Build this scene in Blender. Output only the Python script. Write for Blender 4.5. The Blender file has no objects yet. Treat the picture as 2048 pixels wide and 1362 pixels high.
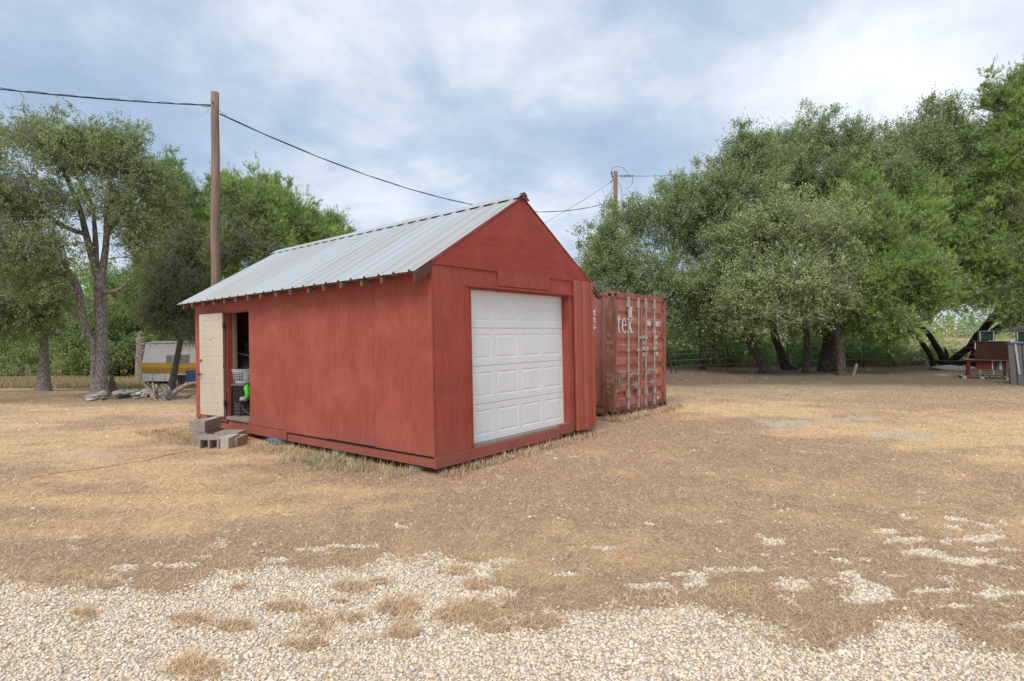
import bpy, math, random
import numpy as np
from mathutils import Vector, Matrix, Euler
C = bpy.context.scene.collection
S = bpy.context.scene
# ---------------------------------------------------------------- camera
F, PY, H = 1114.0, 667.0, 1.72
cam_d = bpy.data.cameras.new("camera"); cam = bpy.data.objects.new("camera", cam_d); C.objects.link(cam)
cam.location = (0, 0, H); cam.rotation_euler = (math.pi/2, 0, 0)
cam_d.sensor_width = 36; cam_d.lens = 36*F/2048; cam_d.shift_y = -14/2048
cam_d.clip_start = 0.05; cam_d.clip_end = 3000
S.camera = cam
# ---------------------------------------------------------------- light and sky
SUN_EL, SUN_AZ = math.radians(52), math.radians(200)     # azimuth clockwise from +Y
S.view_settings.view_transform = 'Standard'; S.view_settings.look = 'None'
S.view_settings.exposure = 0.72; S.view_settings.gamma = 1
sd = bpy.data.lights.new("sun", 'SUN'); sd.energy = 1.5; sd.angle = math.radians(28); sd.color = (1, .93, .82)
sun = bpy.data.objects.new("sun", sd); C.objects.link(sun)
sdir = Vector((math.sin(SUN_AZ)*math.cos(SUN_EL), math.cos(SUN_AZ)*math.cos(SUN_EL), math.sin(SUN_EL)))
sun.rotation_euler = sdir.to_track_quat('Z', 'Y').to_euler(); sun.location = (0, -5, 30)

class NT:
    def __init__(s, tree): s.t = tree; s.n = tree.nodes; s.l = tree.links
    def new(s, typ, **kw):
        n = s.n.new(typ)
        for k, v in kw.items(): setattr(n, k, v)
        return n
    def put(s, sock, v):
        if v is None: return
        if isinstance(v, bpy.types.NodeSocket): s.l.new(v, sock)
        else: sock.default_value = v
    def math(s, op, a, b=None, c=None, clamp=False):
        n = s.new('ShaderNodeMath', operation=op, use_clamp=clamp)
        s.put(n.inputs[0], a); s.put(n.inputs[1], b)
        if c is not None: s.put(n.inputs[2], c)
        return n.outputs[0]
    def vmath(s, op, a, b=None, scale=None):
        n = s.new('ShaderNodeVectorMath', operation=op); s.put(n.inputs[0], a)
        if b is not None: s.put(n.inputs[1], b)
        if scale is not None: s.put(n.inputs['Scale'], scale)
        return n
    def mix(s, fac, a, b, blend='MIX'):
        n = s.new('ShaderNodeMix', data_type='RGBA', blend_type=blend)
        s.put(n.inputs[0], fac)
        for i, v in ((6, a), (7, b)): s.put(n.inputs[i], (*v, 1) if isinstance(v, tuple) and len(v) == 3 else v)
        return n.outputs[2]
    def noise(s, vec, scale, detail=4, rough=.55, dist=0, out=0):
        n = s.new('ShaderNodeTexNoise'); s.put(n.inputs['Vector'], vec); n.inputs['Scale'].default_value = scale
        n.inputs['Detail'].default_value = detail; n.inputs['Roughness'].default_value = rough; n.inputs['Distortion'].default_value = dist
        return n.outputs[out]
    def ramp(s, fac, stops, interp='LINEAR'):
        n = s.new('ShaderNodeValToRGB'); n.color_ramp.interpolation = interp; e = n.color_ramp.elements
        while len(e) < len(stops): e.new(.5)
        for el, (p, c) in zip(e, stops):
            el.position = p; el.color = (*c, 1) if not isinstance(c, (int, float)) else (c, c, c, 1)
        s.put(n.inputs[0], fac); return n.outputs[0]
    def mapping(s, vec, scale=(1, 1, 1), loc=(0, 0, 0), rot=(0, 0, 0)):
        n = s.new('ShaderNodeMapping'); s.put(n.inputs[0], vec); n.inputs['Scale'].default_value = scale
        n.inputs['Location'].default_value = loc; n.inputs['Rotation'].default_value = rot
        return n.outputs[0]
    def obj(s): return s.new('ShaderNodeTexCoord').outputs['Object']
    def geo(s): return s.new('ShaderNodeNewGeometry').outputs['Position']

w = bpy.data.worlds.new("World"); S.world = w; w.use_nodes = True
nt = NT(w.node_tree); nt.n.clear()
tc = nt.new('ShaderNodeTexCoord').outputs['Generated']
sep = nt.new('ShaderNodeSeparateXYZ'); nt.l.new(tc, sep.inputs[0])
zc = nt.math('ADD', nt.math('MAXIMUM', sep.outputs[2], 0.0), 0.30)
cmb = nt.new('ShaderNodeCombineXYZ')
nt.put(cmb.inputs[0], nt.math('DIVIDE', sep.outputs[0], zc)); nt.put(cmb.inputs[1], nt.math('DIVIDE', sep.outputs[1], zc))
pl = nt.mapping(cmb.outputs[0], (1.35, 1.35, 1), (3.1, .6, 0), (0, 0, .5))
big = nt.noise(pl, .95, 6, .52, .25); med = nt.noise(nt.mapping(pl, (1, 1, 1), (7, 3, 0)), 3.2, 9, .62, .25)
cl = nt.math('ADD', nt.math('MULTIPLY', big, .70), nt.math('MULTIPLY', med, .30))
cloud = nt.ramp(cl, [(.36, (.27, .355, .475)), (.44, (.33, .41, .525)), (.50, (.41, .48, .58)), (.56, (.53, .58, .65)), (.63, (.64, .67, .71)), (.72, (.72, .735, .76))])
# brighter cloud towards the hidden sun, upper right
gd = Vector((.52, .80, .34)).normalized()
dot = nt.vmath('DOT_PRODUCT', nt.vmath('NORMALIZE', tc).outputs[0], tuple(gd)).outputs['Value']
glow = nt.math('POWER', nt.math('MAXIMUM', dot, 0), 80)
cloud2 = nt.mix(nt.math('MULTIPLY', glow, nt.math('MULTIPLY_ADD', med, 1.1, .12), clamp=True), cloud, (.80, .81, .83))
sky = nt.new('ShaderNodeTexSky'); sky.sky_type = 'NISHITA'; sky.sun_disc = False
sky.sun_elevation = SUN_EL; sky.sun_rotation = SUN_AZ
skc = nt.mix(1.0, sky.outputs[0], (.10, .10, .10), 'MULTIPLY')
col = nt.mix(.88, skc, cloud2)
bg = nt.new('ShaderNodeBackground'); nt.put(bg.inputs[0], col); bg.inputs[1].default_value = .92
out = nt.new('ShaderNodeOutputWorld'); nt.l.new(bg.outputs[0], out.inputs[0])

# ---------------------------------------------------------------- terrain function and helpers
def sstep(a, b, x):
    t = np.clip((x-a)/(b-a), 0, 1); return t*t*(3-2*t)
def ground_z(x, y):
    x = np.asarray(x, float); y = np.asarray(y, float)
    s = np.interp(y, [0, 6, 14, 20, 30, 45, 70, 200], [0, .03, .27, .5, 1.19, 1.9, 2.3, 2.3])
    wgt = sstep(-.05, .25, -(x/np.maximum(y, .5)))
    return -.04 - wgt*s
def at(px, py, Y): return Vector(((px-1024)/F*Y, Y, H-(py-PY)/F*Y))
def gp(px, py):
    lo, hi = 1., 400.
    for _ in range(50):
        m = (lo+hi)/2
        if H-(py-PY)/F*m > float(ground_z((px-1024)/F*m, m)): lo = m
        else: hi = m
    return Vector(((px-1024)/F*lo, lo, float(ground_z((px-1024)/F*lo, lo))))
def onground(x, y, dz=0): return Vector((x, y, float(ground_z(x, y))+dz))
def hash2(ix, iy, seed):
    n = (ix.astype(np.int64)*374761393 + iy.astype(np.int64)*668265263 + seed*1442695041) & 0x7fffffff
    n = ((n ^ (n >> 13))*1274126177) & 0x7fffffff
    return ((n ^ (n >> 16)) & 0xffff)/65535.
def vnoise(x, y, seed=0):
    x = np.asarray(x, float); y = np.asarray(y, float)
    ix = np.floor(x); iy = np.floor(y); fx = x-ix; fy = y-iy; fx = fx*fx*(3-2*fx); fy = fy*fy*(3-2*fy)
    a = hash2(ix, iy, seed); b = hash2(ix+1, iy, seed); c = hash2(ix, iy+1, seed); d = hash2(ix+1, iy+1, seed)
    return (a*(1-fx)+b*fx)*(1-fy)+(c*(1-fx)+d*fx)*fy
def fbm(x, y, seed=0, o=4):
    r = 0; a = .5; t = 0
    for i in range(o): r = r+a*vnoise(x*2**i, y*2**i, seed+i*17); t += a; a *= .55
    return r/t

def tag(o, label=None, cat=None, group=None, kind=None):
    if label: o['label'] = label
    if cat: o['category'] = cat
    if group: o['group'] = group
    if kind: o['kind'] = kind
    return o
def empty(name, loc=(0, 0, 0), rot=(0, 0, 0), parent=None):
    o = bpy.data.objects.new(name, None); C.objects.link(o); o.location = loc; o.rotation_euler = rot; o.empty_display_size = .2
    if parent: o.parent = parent
    return o
def np_mesh(name, V, faces, mat, parent=None, smooth=False, col=None, extra=None):
    V = np.asarray(V, np.float32).reshape(-1, 3)
    me = bpy.data.meshes.new(name); me.vertices.add(len(V)); me.vertices.foreach_set('co', V.ravel())
    faces = [np.asarray(f, np.int32) for f in faces if len(f)]
    loops = np.concatenate([f.ravel() for f in faces]); tot = np.concatenate([np.full(len(f), f.shape[1], np.int32) for f in faces])
    me.loops.add(len(loops)); me.loops.foreach_set('vertex_index', loops)
    me.polygons.add(len(tot)); st = np.concatenate([[0], np.cumsum(tot)[:-1]]).astype(np.int32)
    me.polygons.foreach_set('loop_start', st); me.polygons.foreach_set('loop_total', tot) if False else None
    me.update(calc_edges=True)
    if smooth: me.polygons.foreach_set('use_smooth', np.ones(len(tot), bool))
    for nm, cc in ((('col', col),) + tuple((extra or {}).items())):
        if cc is None: continue
        a = me.attributes.new(nm, 'FLOAT_COLOR', 'POINT')
        cc = np.asarray(cc, np.float32); 
        if cc.shape[1] == 3: cc = np.hstack([cc, np.ones((len(cc), 1), np.float32)])
        a.data.foreach_set('color', cc.ravel())
    me.materials.append(mat)
    o = bpy.data.objects.new(name, me); C.objects.link(o)
    if parent: o.parent = parent
    return o

class MB:
    """collects shapes for one mesh"""
    def __init__(s): s.v = []; s.f = []
    def add(s, vs, fs):
        k = len(s.v); s.v += [tuple(v) for v in vs]; s.f += [tuple(i+k for i in f) for f in fs]; return s
    def box(s, a, b, rot=None, org=None):
        (x0, y0, z0), (x1, y1, z1) = a, b
        vs = [Vector(p) for p in ((x0, y0, z0), (x1, y0, z0), (x1, y1, z0), (x0, y1, z0), (x0, y0, z1), (x1, y0, z1), (x1, y1, z1), (x0, y1, z1))]
        if rot is not None:
            og = Vector(org) if org is not None else (Vector(a)+Vector(b))/2
            vs = [rot @ (v-og)+og for v in vs]
        return s.add(vs, [(0, 3, 2, 1), (4, 5, 6, 7), (0, 1, 5, 4), (1, 2, 6, 5), (2, 3, 7, 6), (3, 0, 4, 7)])
    def tube(s, pts, r, n=8, cap=True):
        pts = [Vector(p) for p in pts]
        rs = r if isinstance(r, (list, tuple)) else [r]*len(pts)
        k = len(s.v); N = len(pts); up = None
        for i, p in enumerate(pts):
            t = (pts[min(i+1, N-1)]-pts[max(i-1, 0)]).normalized()
            if up is None: up = t.orthogonal().normalized()
            up = (up-t*up.dot(t)); up = up.normalized() if up.length > 1e-6 else t.orthogonal().normalized()
            b = t.cross(up)
            for j in range(n):
                a = 2*math.pi*j/n; s.v.append(tuple(p+(up*math.cos(a)+b*math.sin(a))*rs[i]))
        for i in range(N-1):
            for j in range(n): s.f.append((k+i*n+j, k+i*n+(j+1) % n, k+(i+1)*n+(j+1) % n, k+(i+1)*n+j))
        if cap: s.f.append(tuple(k+j for j in reversed(range(n)))); s.f.append(tuple(k+(N-1)*n+j for j in range(n)))
        return s
    def prism(s, poly, lo, hi, axis=1):
        """poly: 2-D outline; extruded along axis from lo to hi"""
        def P(p, d):
            q = list(p); q.insert(axis, d); return tuple(q)
        n = len(poly); vs = [P(p, lo) for p in poly]+[P(p, hi) for p in poly]
        fs = [tuple(range(n)), tuple(reversed(range(n, 2*n)))]+[((i+1) % n, i, n+i, n+(i+1) % n) for i in range(n)]
        return s.add(vs, fs)
    def lathe(s, prof, c=(0, 0, 0), n=20):
        k = len(s.v); c = Vector(c)
        for r, z in prof:
            for j in range(n):
                a = 2*math.pi*j/n; s.v.append((c.x+r*math.cos(a), c.y+r*math.sin(a), c.z+z))
        for i in range(len(prof)-1):
            for j in range(n): s.f.append((k+i*n+j, k+i*n+(j+1) % n, k+(i+1)*n+(j+1) % n, k+(i+1)*n+j))
        return s
    def build(s, name, mat, parent=None, bevel=0, smooth=False, loc=None, rot=None):
        me = bpy.data.meshes.new(name); me.from_pydata(s.v, [], s.f); me.update()
        import bmesh
        bm = bmesh.new(); bm.from_mesh(me); bmesh.ops.recalc_face_normals(bm, faces=bm.faces); bm.to_mesh(me); bm.free()
        if smooth: me.polygons.foreach_set('use_smooth', [True]*len(me.polygons))
        me.materials.append(mat)
        o = bpy.data.objects.new(name, me); C.objects.link(o)
        if parent: o.parent = parent
        if loc is not None: o.location = loc
        if rot is not None: o.rotation_euler = rot
        if bevel:
            m = o.modifiers.new('bevel', 'BEVEL'); m.width = bevel; m.segments = 2; m.limit_method = 'ANGLE'
        return o

# ---------------------------------------------------------------- materials
def base_mat(name, rough=.8, metal=0., spec=.3):
    m = bpy.data.materials.new(name); m.use_nodes = True; n = NT(m.node_tree)
    b = m.node_tree.nodes['Principled BSDF']; b.inputs['Roughness'].default_value = rough; b.inputs['Metallic'].default_value = metal
    b.inputs['Specular IOR Level'].default_value = spec
    return m, n, b
def bump(n, b, h, strength=.3, dist=.01):
    k = n.new('ShaderNodeBump'); n.put(k.inputs['Height'], h); k.inputs['Strength'].default_value = strength; k.inputs['Distance'].default_value = dist
    n.l.new(k.outputs[0], b.inputs['Normal'])
def simple(name, c1, c2=None, scale=6, rough=.75, metal=0., stretch=(1, 1, 1), bstr=.15, spec=.3, lo=.35, hi=.68):
    m, n, b = base_mat(name, rough, metal, spec); c2 = c2 or tuple(x*.75 for x in c1)
    v = n.mapping(n.obj(), stretch)
    no = n.noise(v, scale, 6, .6, .3)
    fine = n.noise(v, scale*7, 4, .6)
    c = n.mix(n.ramp(no, [(lo, 0), (hi, 1)]), c1, c2)
    c = n.mix(n.math('MULTIPLY', fine, .35), c, tuple(x*.6 for x in c1))
    n.put(b.inputs['Base Color'], c); bump(n, b, fine, bstr, .01)
    return m

def red_wood(name, base, vertical=True, dark=.55):
    m, n, b = base_mat(name, .62, 0, .25)
    p = n.obj()
    st = (9, 9, .55) if vertical else (.5, 1, 9)
    g1 = n.noise(n.mapping(p, st), 6, 8, .68, 1.2); g2 = n.noise(n.mapping(p, tuple(x*.3 for x in st)), 4, 5, .6, .8)
    blotch = n.noise(p, 1.6, 5, .6, .6)
    c = n.mix(n.ramp(g1, [(.38, 0), (.72, 1)]), base, tuple(x*dark for x in base))
    c = n.mix(n.math('MULTIPLY', n.ramp(g2, [(.45, 0), (.75, 1)]), .45), c, (base[0]*.78, base[1]*.62, base[2]*.6))
    c = n.mix(n.math('MULTIPLY', n.ramp(blotch, [(.45, 0), (.72, 1)]), .6), c, (base[0]*1.15, base[1]*1.35, base[2]*1.4))
    sc = n.noise(n.mapping(p, (3, 3, 3)), 9, 3, .7)
    c = n.mix(n.math('MULTIPLY', n.ramp(sc, [(.70, 0), (.74, 1)]), .35), c, (base[0]*1.2, base[1]*2.2, base[2]*2.4))
    kn = n.noise(n.mapping(p, (14, 14, 2.2) if vertical else (2.2, 6, 14)), 3.5, 2, .5); c = n.mix(n.math('MULTIPLY', n.ramp(kn, [(.68, 0), (.74, 1)]), .55), c, (base[0]*.55, base[1]*.35, base[2]*.35))
    # splashed dust low on the boards
    z = n.new('ShaderNodeSeparateXYZ'); n.l.new(p, z.inputs[0])
    low = n.math('MULTIPLY', n.math('SUBTRACT', 1, n.math('DIVIDE', z.outputs[2], .55), clamp=True), n.noise(p, 5, 4, .6))
    c = n.mix(n.math('MULTIPLY', low, .55), c, (.30, .16, .12))
    n.put(b.inputs['Base Color'], c); bump(n, b, g1, .35, .006)
    n.put(b.inputs['Roughness'], n.math('MULTIPLY_ADD', g2, .3, .45))
    return m
RED = (.41, .094, .066)
M = {}
M['red_side'] = red_wood('red_paint_grain', RED)
M['red_front'] = red_wood('red_paint_front', (.40, .080, .056), True, .6)
M['red_gable'] = red_wood('red_paint_gable', (.385, .068, .046), False, .62)
M['red_trim'] = red_wood('red_paint_trim', (.36, .075, .048), True, .5)
M['red_skirt'] = red_wood('red_paint_skirt', (.37, .09, .06), False, .58)
M['red_metal'] = simple('red_sheet_metal', (.42, .098, .062), (.36, .08, .052), 3, .38, 0, (2, 2, .6), .02, .5)
M['brown_board'] = simple('weathered_red_board', (.17, .065, .05), (.08, .04, .032), 5, .8, 0, (1, 8, 8), .3)
M['rafter'] = simple('rafter_wood', (.25, .15, .11), (.14, .075, .055), 9, .85)
M['bare_wood'] = simple('bare_grey_wood', (.30, .26, .22), (.19, .155, .13), 5, .85, 0, (6, 6, .6), .4)
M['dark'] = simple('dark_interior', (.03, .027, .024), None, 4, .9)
M['floor_wood'] = simple('shed_floor_wood', (.36, .31, .25), (.22, .19, .15), 6, .8, 0, (1, 6, 1), .2)
M['door_white'] = simple('white_door_paint', (.88, .88, .875), (.80, .805, .81), 1.5, .42, 0, (1, 1, .5), .03, .4)
M['door_cream'] = simple('cream_door_paint', (.64, .57, .47), (.56, .49, .40), 2.2, .5, 0, (1, 1, .5), .04)
M['metal_dark'] = simple('dark_steel', (.10, .075, .06), (.05, .035, .03), 20, .6, .4)
M['brass'] = simple('brass', (.45, .28, .10), (.3, .18, .07), 20, .35, .9)
M['concrete'] = simple('concrete_block', (.40, .36, .31), (.27, .235, .20), 9, .95, 0, (1, 1, 1), .6)
M['concrete_pink'] = simple('concrete_block_pinkish', (.40, .33, .29), (.29, .24, .21), 9, .95, 0, (1, 1, 1), .6)
M['concrete_pale'] = simple('pale_paver', (.55, .52, .48), (.44, .41, .38), 9, .95, 0, (1, 1, 1), .5)
def roof_mat():
    m, n, b = base_mat('galvanised_roof', .42, .25, .5)
    p = n.obj(); sx = n.new('ShaderNodeSeparateXYZ'); n.l.new(p, sx.inputs[0])
    cell = n.math('FLOOR', n.math('DIVIDE', sx.outputs[1], .915))
    wn = n.new('ShaderNodeTexWhiteNoise', noise_dimensions='1D'); n.put(wn.inputs['W'], n.math('ADD', cell, 2.37))
    big = n.noise(n.mapping(p, (.6, 3, .6)), 2, 5, .6, .4)
    c = n.mix(n.ramp(wn.outputs[0], [(.45, 0), (.55, 1)], 'LINEAR'), (.50, .54, .57), (.48, .49, .475))
    c = n.mix(n.math('MULTIPLY', n.ramp(big, [(.4, 0), (.75, 1)]), .5), c, (.48, .50, .52))
    fr = n.math('FRACT', n.math('DIVIDE', n.math('ADD', sx.outputs[1], .035), .915)); c = n.mix(n.math('MULTIPLY', n.math('LESS_THAN', fr, .010), .6), c, (.16, .16, .16))
    sp = n.noise(p, 26, 3, .7); c = n.mix(n.math('MULTIPLY', n.ramp(sp, [(.62, 0), (.7, 1)]), .3), c, (.36, .36, .35))
    stn = n.noise(n.mapping(p, (.35, 7, .35)), 1.6, 6, .65, .3); c = n.mix(n.math('MULTIPLY', n.ramp(stn, [(.52, 0), (.72, 1)]), .55), c, (.40, .36, .31))
    n.put(b.inputs['Base Color'], c); n.put(b.inputs['Roughness'], n.math('MULTIPLY_ADD', big, .35, .3)); bump(n, b, sp, .05, .004)
    return m
M['roof'] = roof_mat()
def rusty(name, base, rust=(.12, .05, .028), amt=.5, grade=True, rough=.6):
    m, n, b = base_mat(name, rough, 0, .4); p = n.obj()
    a = n.noise(n.mapping(p, (2.2, 2.2, .8)), 2.4, 8, .68, .7); f = n.noise(p, 22, 5, .7)
    t = n.math('ADD', n.math('MULTIPLY', a, .75), n.math('MULTIPLY', f, .25))
    k = n.ramp(t, [(1-amt-.12, 0), (1-amt+.05, 1)])
    fade = n.noise(p, 1.3, 4, .6); c = n.mix(n.ramp(fade, [(.3, 0), (.7, 1)]), base, tuple(min(1, x*1.25+.03) for x in base))
    c = n.mix(k, c, n.mix(f, rust, tuple(x*2 for x in rust)))
    n.put(b.inputs['Base Color'], c); bump(n, b, t, .25, .006); n.put(b.inputs['Roughness'], n.math('MULTIPLY_ADD', k, .25, rough-.15))
    return m
M['cont_door'] = rusty('container_door_red', (.37, .118, .084), amt=.36)
M['cont_side'] = rusty('container_side_maroon', (.26, .10, .092), amt=.40)
M['cont_frame'] = rusty('container_frame_rust', (.30, .125, .095), (.11, .048, .026), amt=.52, rough=.8)
M['cont_rail'] = rusty('container_rail', (.30, .08, .065), amt=.42)
M['galv'] = simple('galvanised_rod', (.52, .51, .49), (.36, .33, .30), 12, .45, .5)
M['rubber'] = simple('black_rubber', (.035, .033, .034), None, 10, .7)
M['hole'] = simple('pocket_black', (.008, .007, .006), None, 10, .9)
M['white_paint'] = simple('white_lettering', (.78, .78, .76), (.6, .56, .54), 14, .6)
M['chalk'] = simple('chalk_marks', (.50, .42, .34), (.3, .22, .16), 30, .9)
M['yellow_sticker'] = simple('yellow_sticker', (.72, .40, .04), None, 10, .5)
M['grey_plate'] = simple('grey_green_plate', (.22, .20, .145), (.16, .14, .1), 10, .5)
M['pole'] = simple('pole_wood', (.36, .235, .17), (.175, .135, .115), 5, .85, 0, (9, 9, .22), .5, lo=.40, hi=.58)
M['pole_far'] = simple('pole_wood_far', (.30, .18, .12), (.16, .10, .08), 7, .85, 0, (7, 7, .28), .5)
M['cable'] = simple('black_cable', (.035, .037, .042), None, 10, .6)
M['insul'] = simple('brown_porcelain', (.06, .035, .035), None, 10, .3)
def bark(name, c1, c2, sc=7):
    m, n, b = base_mat(name, .92, 0, .15); p = n.geo()
    v = n.mapping(p, (1, 1, .28)); a = n.noise(v, sc*2.2, 6, .7, .8)
    vo = n.new('ShaderNodeTexVoronoi', feature='DISTANCE_TO_EDGE'); n.put(vo.inputs['Vector'], n.mapping(p, (1, 1, .22))); vo.inputs['Scale'].default_value = sc*2.6
    crack = n.ramp(vo.outputs['Distance'], [(0, 0), (.22, 1)])
    c = n.mix(a, c1, c2); c = n.mix(crack, tuple(x*.45 for x in c2), c)
    n.put(b.inputs['Base Color'], c); bump(n, b, n.math('MULTIPLY', crack, a), .8, .03)
    return m
M['bark_grey'] = bark('grey_fissured_bark', (.48, .42, .37), (.27, .225, .195))
M['bark_oak'] = bark('dark_oak_bark', (.20, .165, .135), (.11, .088, .072))
M['bark_cedar'] = bark('cedar_bark', (.29, .23, .185), (.16, .12, .095), 10)
M['bark_dark'] = bark('charcoal_bark', (.10, .08, .066), (.05, .04, .034), 8)
M['dead_wood'] = bark('silver_dead_wood', (.54, .48, .42), (.32, .27, .225), 8)
M['twig_grey'] = simple('grey_twigs', (.33, .295, .265), (.22, .19, .17), 5, .9)
M['twig_brown'] = simple('brown_twigs', (.24, .21, .17), (.16, .13, .105), 5, .9)
def leaf_mat(name, trans=.38, rough=.55):
    m = bpy.data.materials.new(name); m.use_nodes = True; n = NT(m.node_tree); n.n.clear()
    a = n.new('ShaderNodeAttribute', attribute_name='col')
    d = n.new('ShaderNodeBsdfDiffuse'); t = n.new('ShaderNodeBsdfTranslucent'); mx = n.new('ShaderNodeMixShader')
    g = n.new('ShaderNodeBsdfGlossy'); g.inputs['Roughness'].default_value = rough; g.inputs['Color'].default_value = (.8, .85, .9, 1)
    n.l.new(a.outputs['Color'], d.inputs[0])
    tcx = n.mix(1., a.outputs['Color'], (1.1, 1.2, .6), 'MULTIPLY'); n.l.new(tcx, t.inputs[0])
    n.l.new(d.outputs[0], mx.inputs[1]); n.l.new(t.outputs[0], mx.inputs[2]); mx.inputs[0].default_value = trans
    m2 = n.new('ShaderNodeMixShader'); m2.inputs[0].default_value = .035
    n.l.new(mx.outputs[0], m2.inputs[1]); n.l.new(g.outputs[0], m2.inputs[2])
    o = n.new('ShaderNodeOutputMaterial'); n.l.new(m2.outputs[0], o.inputs[0])
    return m
M['leaf'] = leaf_mat('leaves')
def vcol_mat(name, rough=.85, sc=60, bs=.3):
    m, n, b = base_mat(name, rough, 0, .25); a = n.new('ShaderNodeAttribute', attribute_name='col')
    f = n.noise(n.geo(), sc, 4, .6); c = n.mix(n.math('MULTIPLY', f, .5), a.outputs['Color'], n.mix(1., a.outputs['Color'], (.6, .55, .5), 'MULTIPLY'))
    n.put(b.inputs['Base Color'], c)
    if bs: bump(n, b, f, bs, .004)
    return m
M['stone'] = vcol_mat('limestone_gravel'); M['straw'] = vcol_mat('dry_straw', .8, 20, 0)
exec_parts = []

# ---------------------------------------------------------------- ground sheet
def ell(x, y, px, py, hw, hh, soft=.5):
    c = gp(px, py); rx = hw/F*c.y; ya = gp(px, py-hh).y; yb = gp(px, py+hh).y
    sh = x/np.maximum(y, .5)*c.y-c.x
    dy = np.where(y > c.y, (y-c.y)/max(ya-c.y, .02), (c.y-y)/max(c.y-yb, .02))
    d = np.sqrt((sh/rx)**2+dy**2)
    return np.clip((1.25-d)/soft, 0, 1)
BND = [gp(*p) for p in [(-400, 1170), (0, 1165), (122, 1178), (234, 1151), (278, 1172), (342, 1195), (405, 1165), (488, 1153), (586, 1139), (757, 1129), (879, 1121), (975, 1125), (1010, 1233), (1153, 1218), (1256, 1212), (1358, 1228), (1460, 1240), (1563, 1261), (1640, 1289), (1742, 1261), (1793, 1222), (1870, 1240), (1972, 1287), (2048, 1307), (2500, 1330)]]
BT = np.array([b.x/b.y for b in BND]); BYs = np.array([b.y for b in BND])
CLUMPS = [(168, 1226, 30, 10), (381, 1241, 45, 14), (464, 1253, 55, 12), (576, 1214, 50, 14), (630, 1253, 40, 22), (620, 1287, 45, 14), (703, 1175, 50, 12), (762, 1163, 35, 9), (800, 1214, 60, 20), (806, 1263, 40, 18), (390, 1336, 55, 22), (918, 1141, 30, 10), (967, 1170, 45, 12), (940, 1226, 80, 26), (478, 1175, 22, 8), (679, 1202, 25, 7), (703, 1234, 40, 14), (1000, 1255, 40, 14), (200, 1168, 55, 12), (80, 1160, 60, 8), (1075, 1245, 60, 14), (1480, 1195, 60, 14)]
PATCH = [(1010, 1122, 50, 6), (1210, 1095, 45, 7), (1130, 1150, 40, 5), (1000, 1180, 36, 9), (1560, 1085, 28, 6), (1590, 1170, 42, 11), (1640, 1105, 30, 9), (1690, 1120, 55, 9), (1705, 1160, 50, 15), (1740, 1195, 38, 14), (1770, 1062, 25, 5), (1810, 1080, 40, 7), (1860, 1106, 45, 8), (1930, 1122, 60, 7), (1910, 1045, 20, 8), (1945, 1078, 50, 6), (2020, 1100, 50, 6), (1850, 1183, 45, 6), (1920, 1213, 40, 6), (2000, 1188, 50, 6), (2030, 1252, 40, 6), (1290, 1172, 30, 5), (1580, 845, 70, 6), (1700, 838, 50, 4), (1820, 868, 60, 5), (400, 1113, 28, 7), (350, 1130, 40, 7), (250, 1137, 34, 9), (1370, 1148, 30, 4), (620, 1098, 22, 4), (730, 1093, 25, 4), (560, 1120, 24, 4), (1455, 1140, 40, 4), (1080, 1195, 22, 6), (1960, 1100, 30, 6), (2040, 1135, 40, 6), (1790, 1150, 30, 5)]
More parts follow.
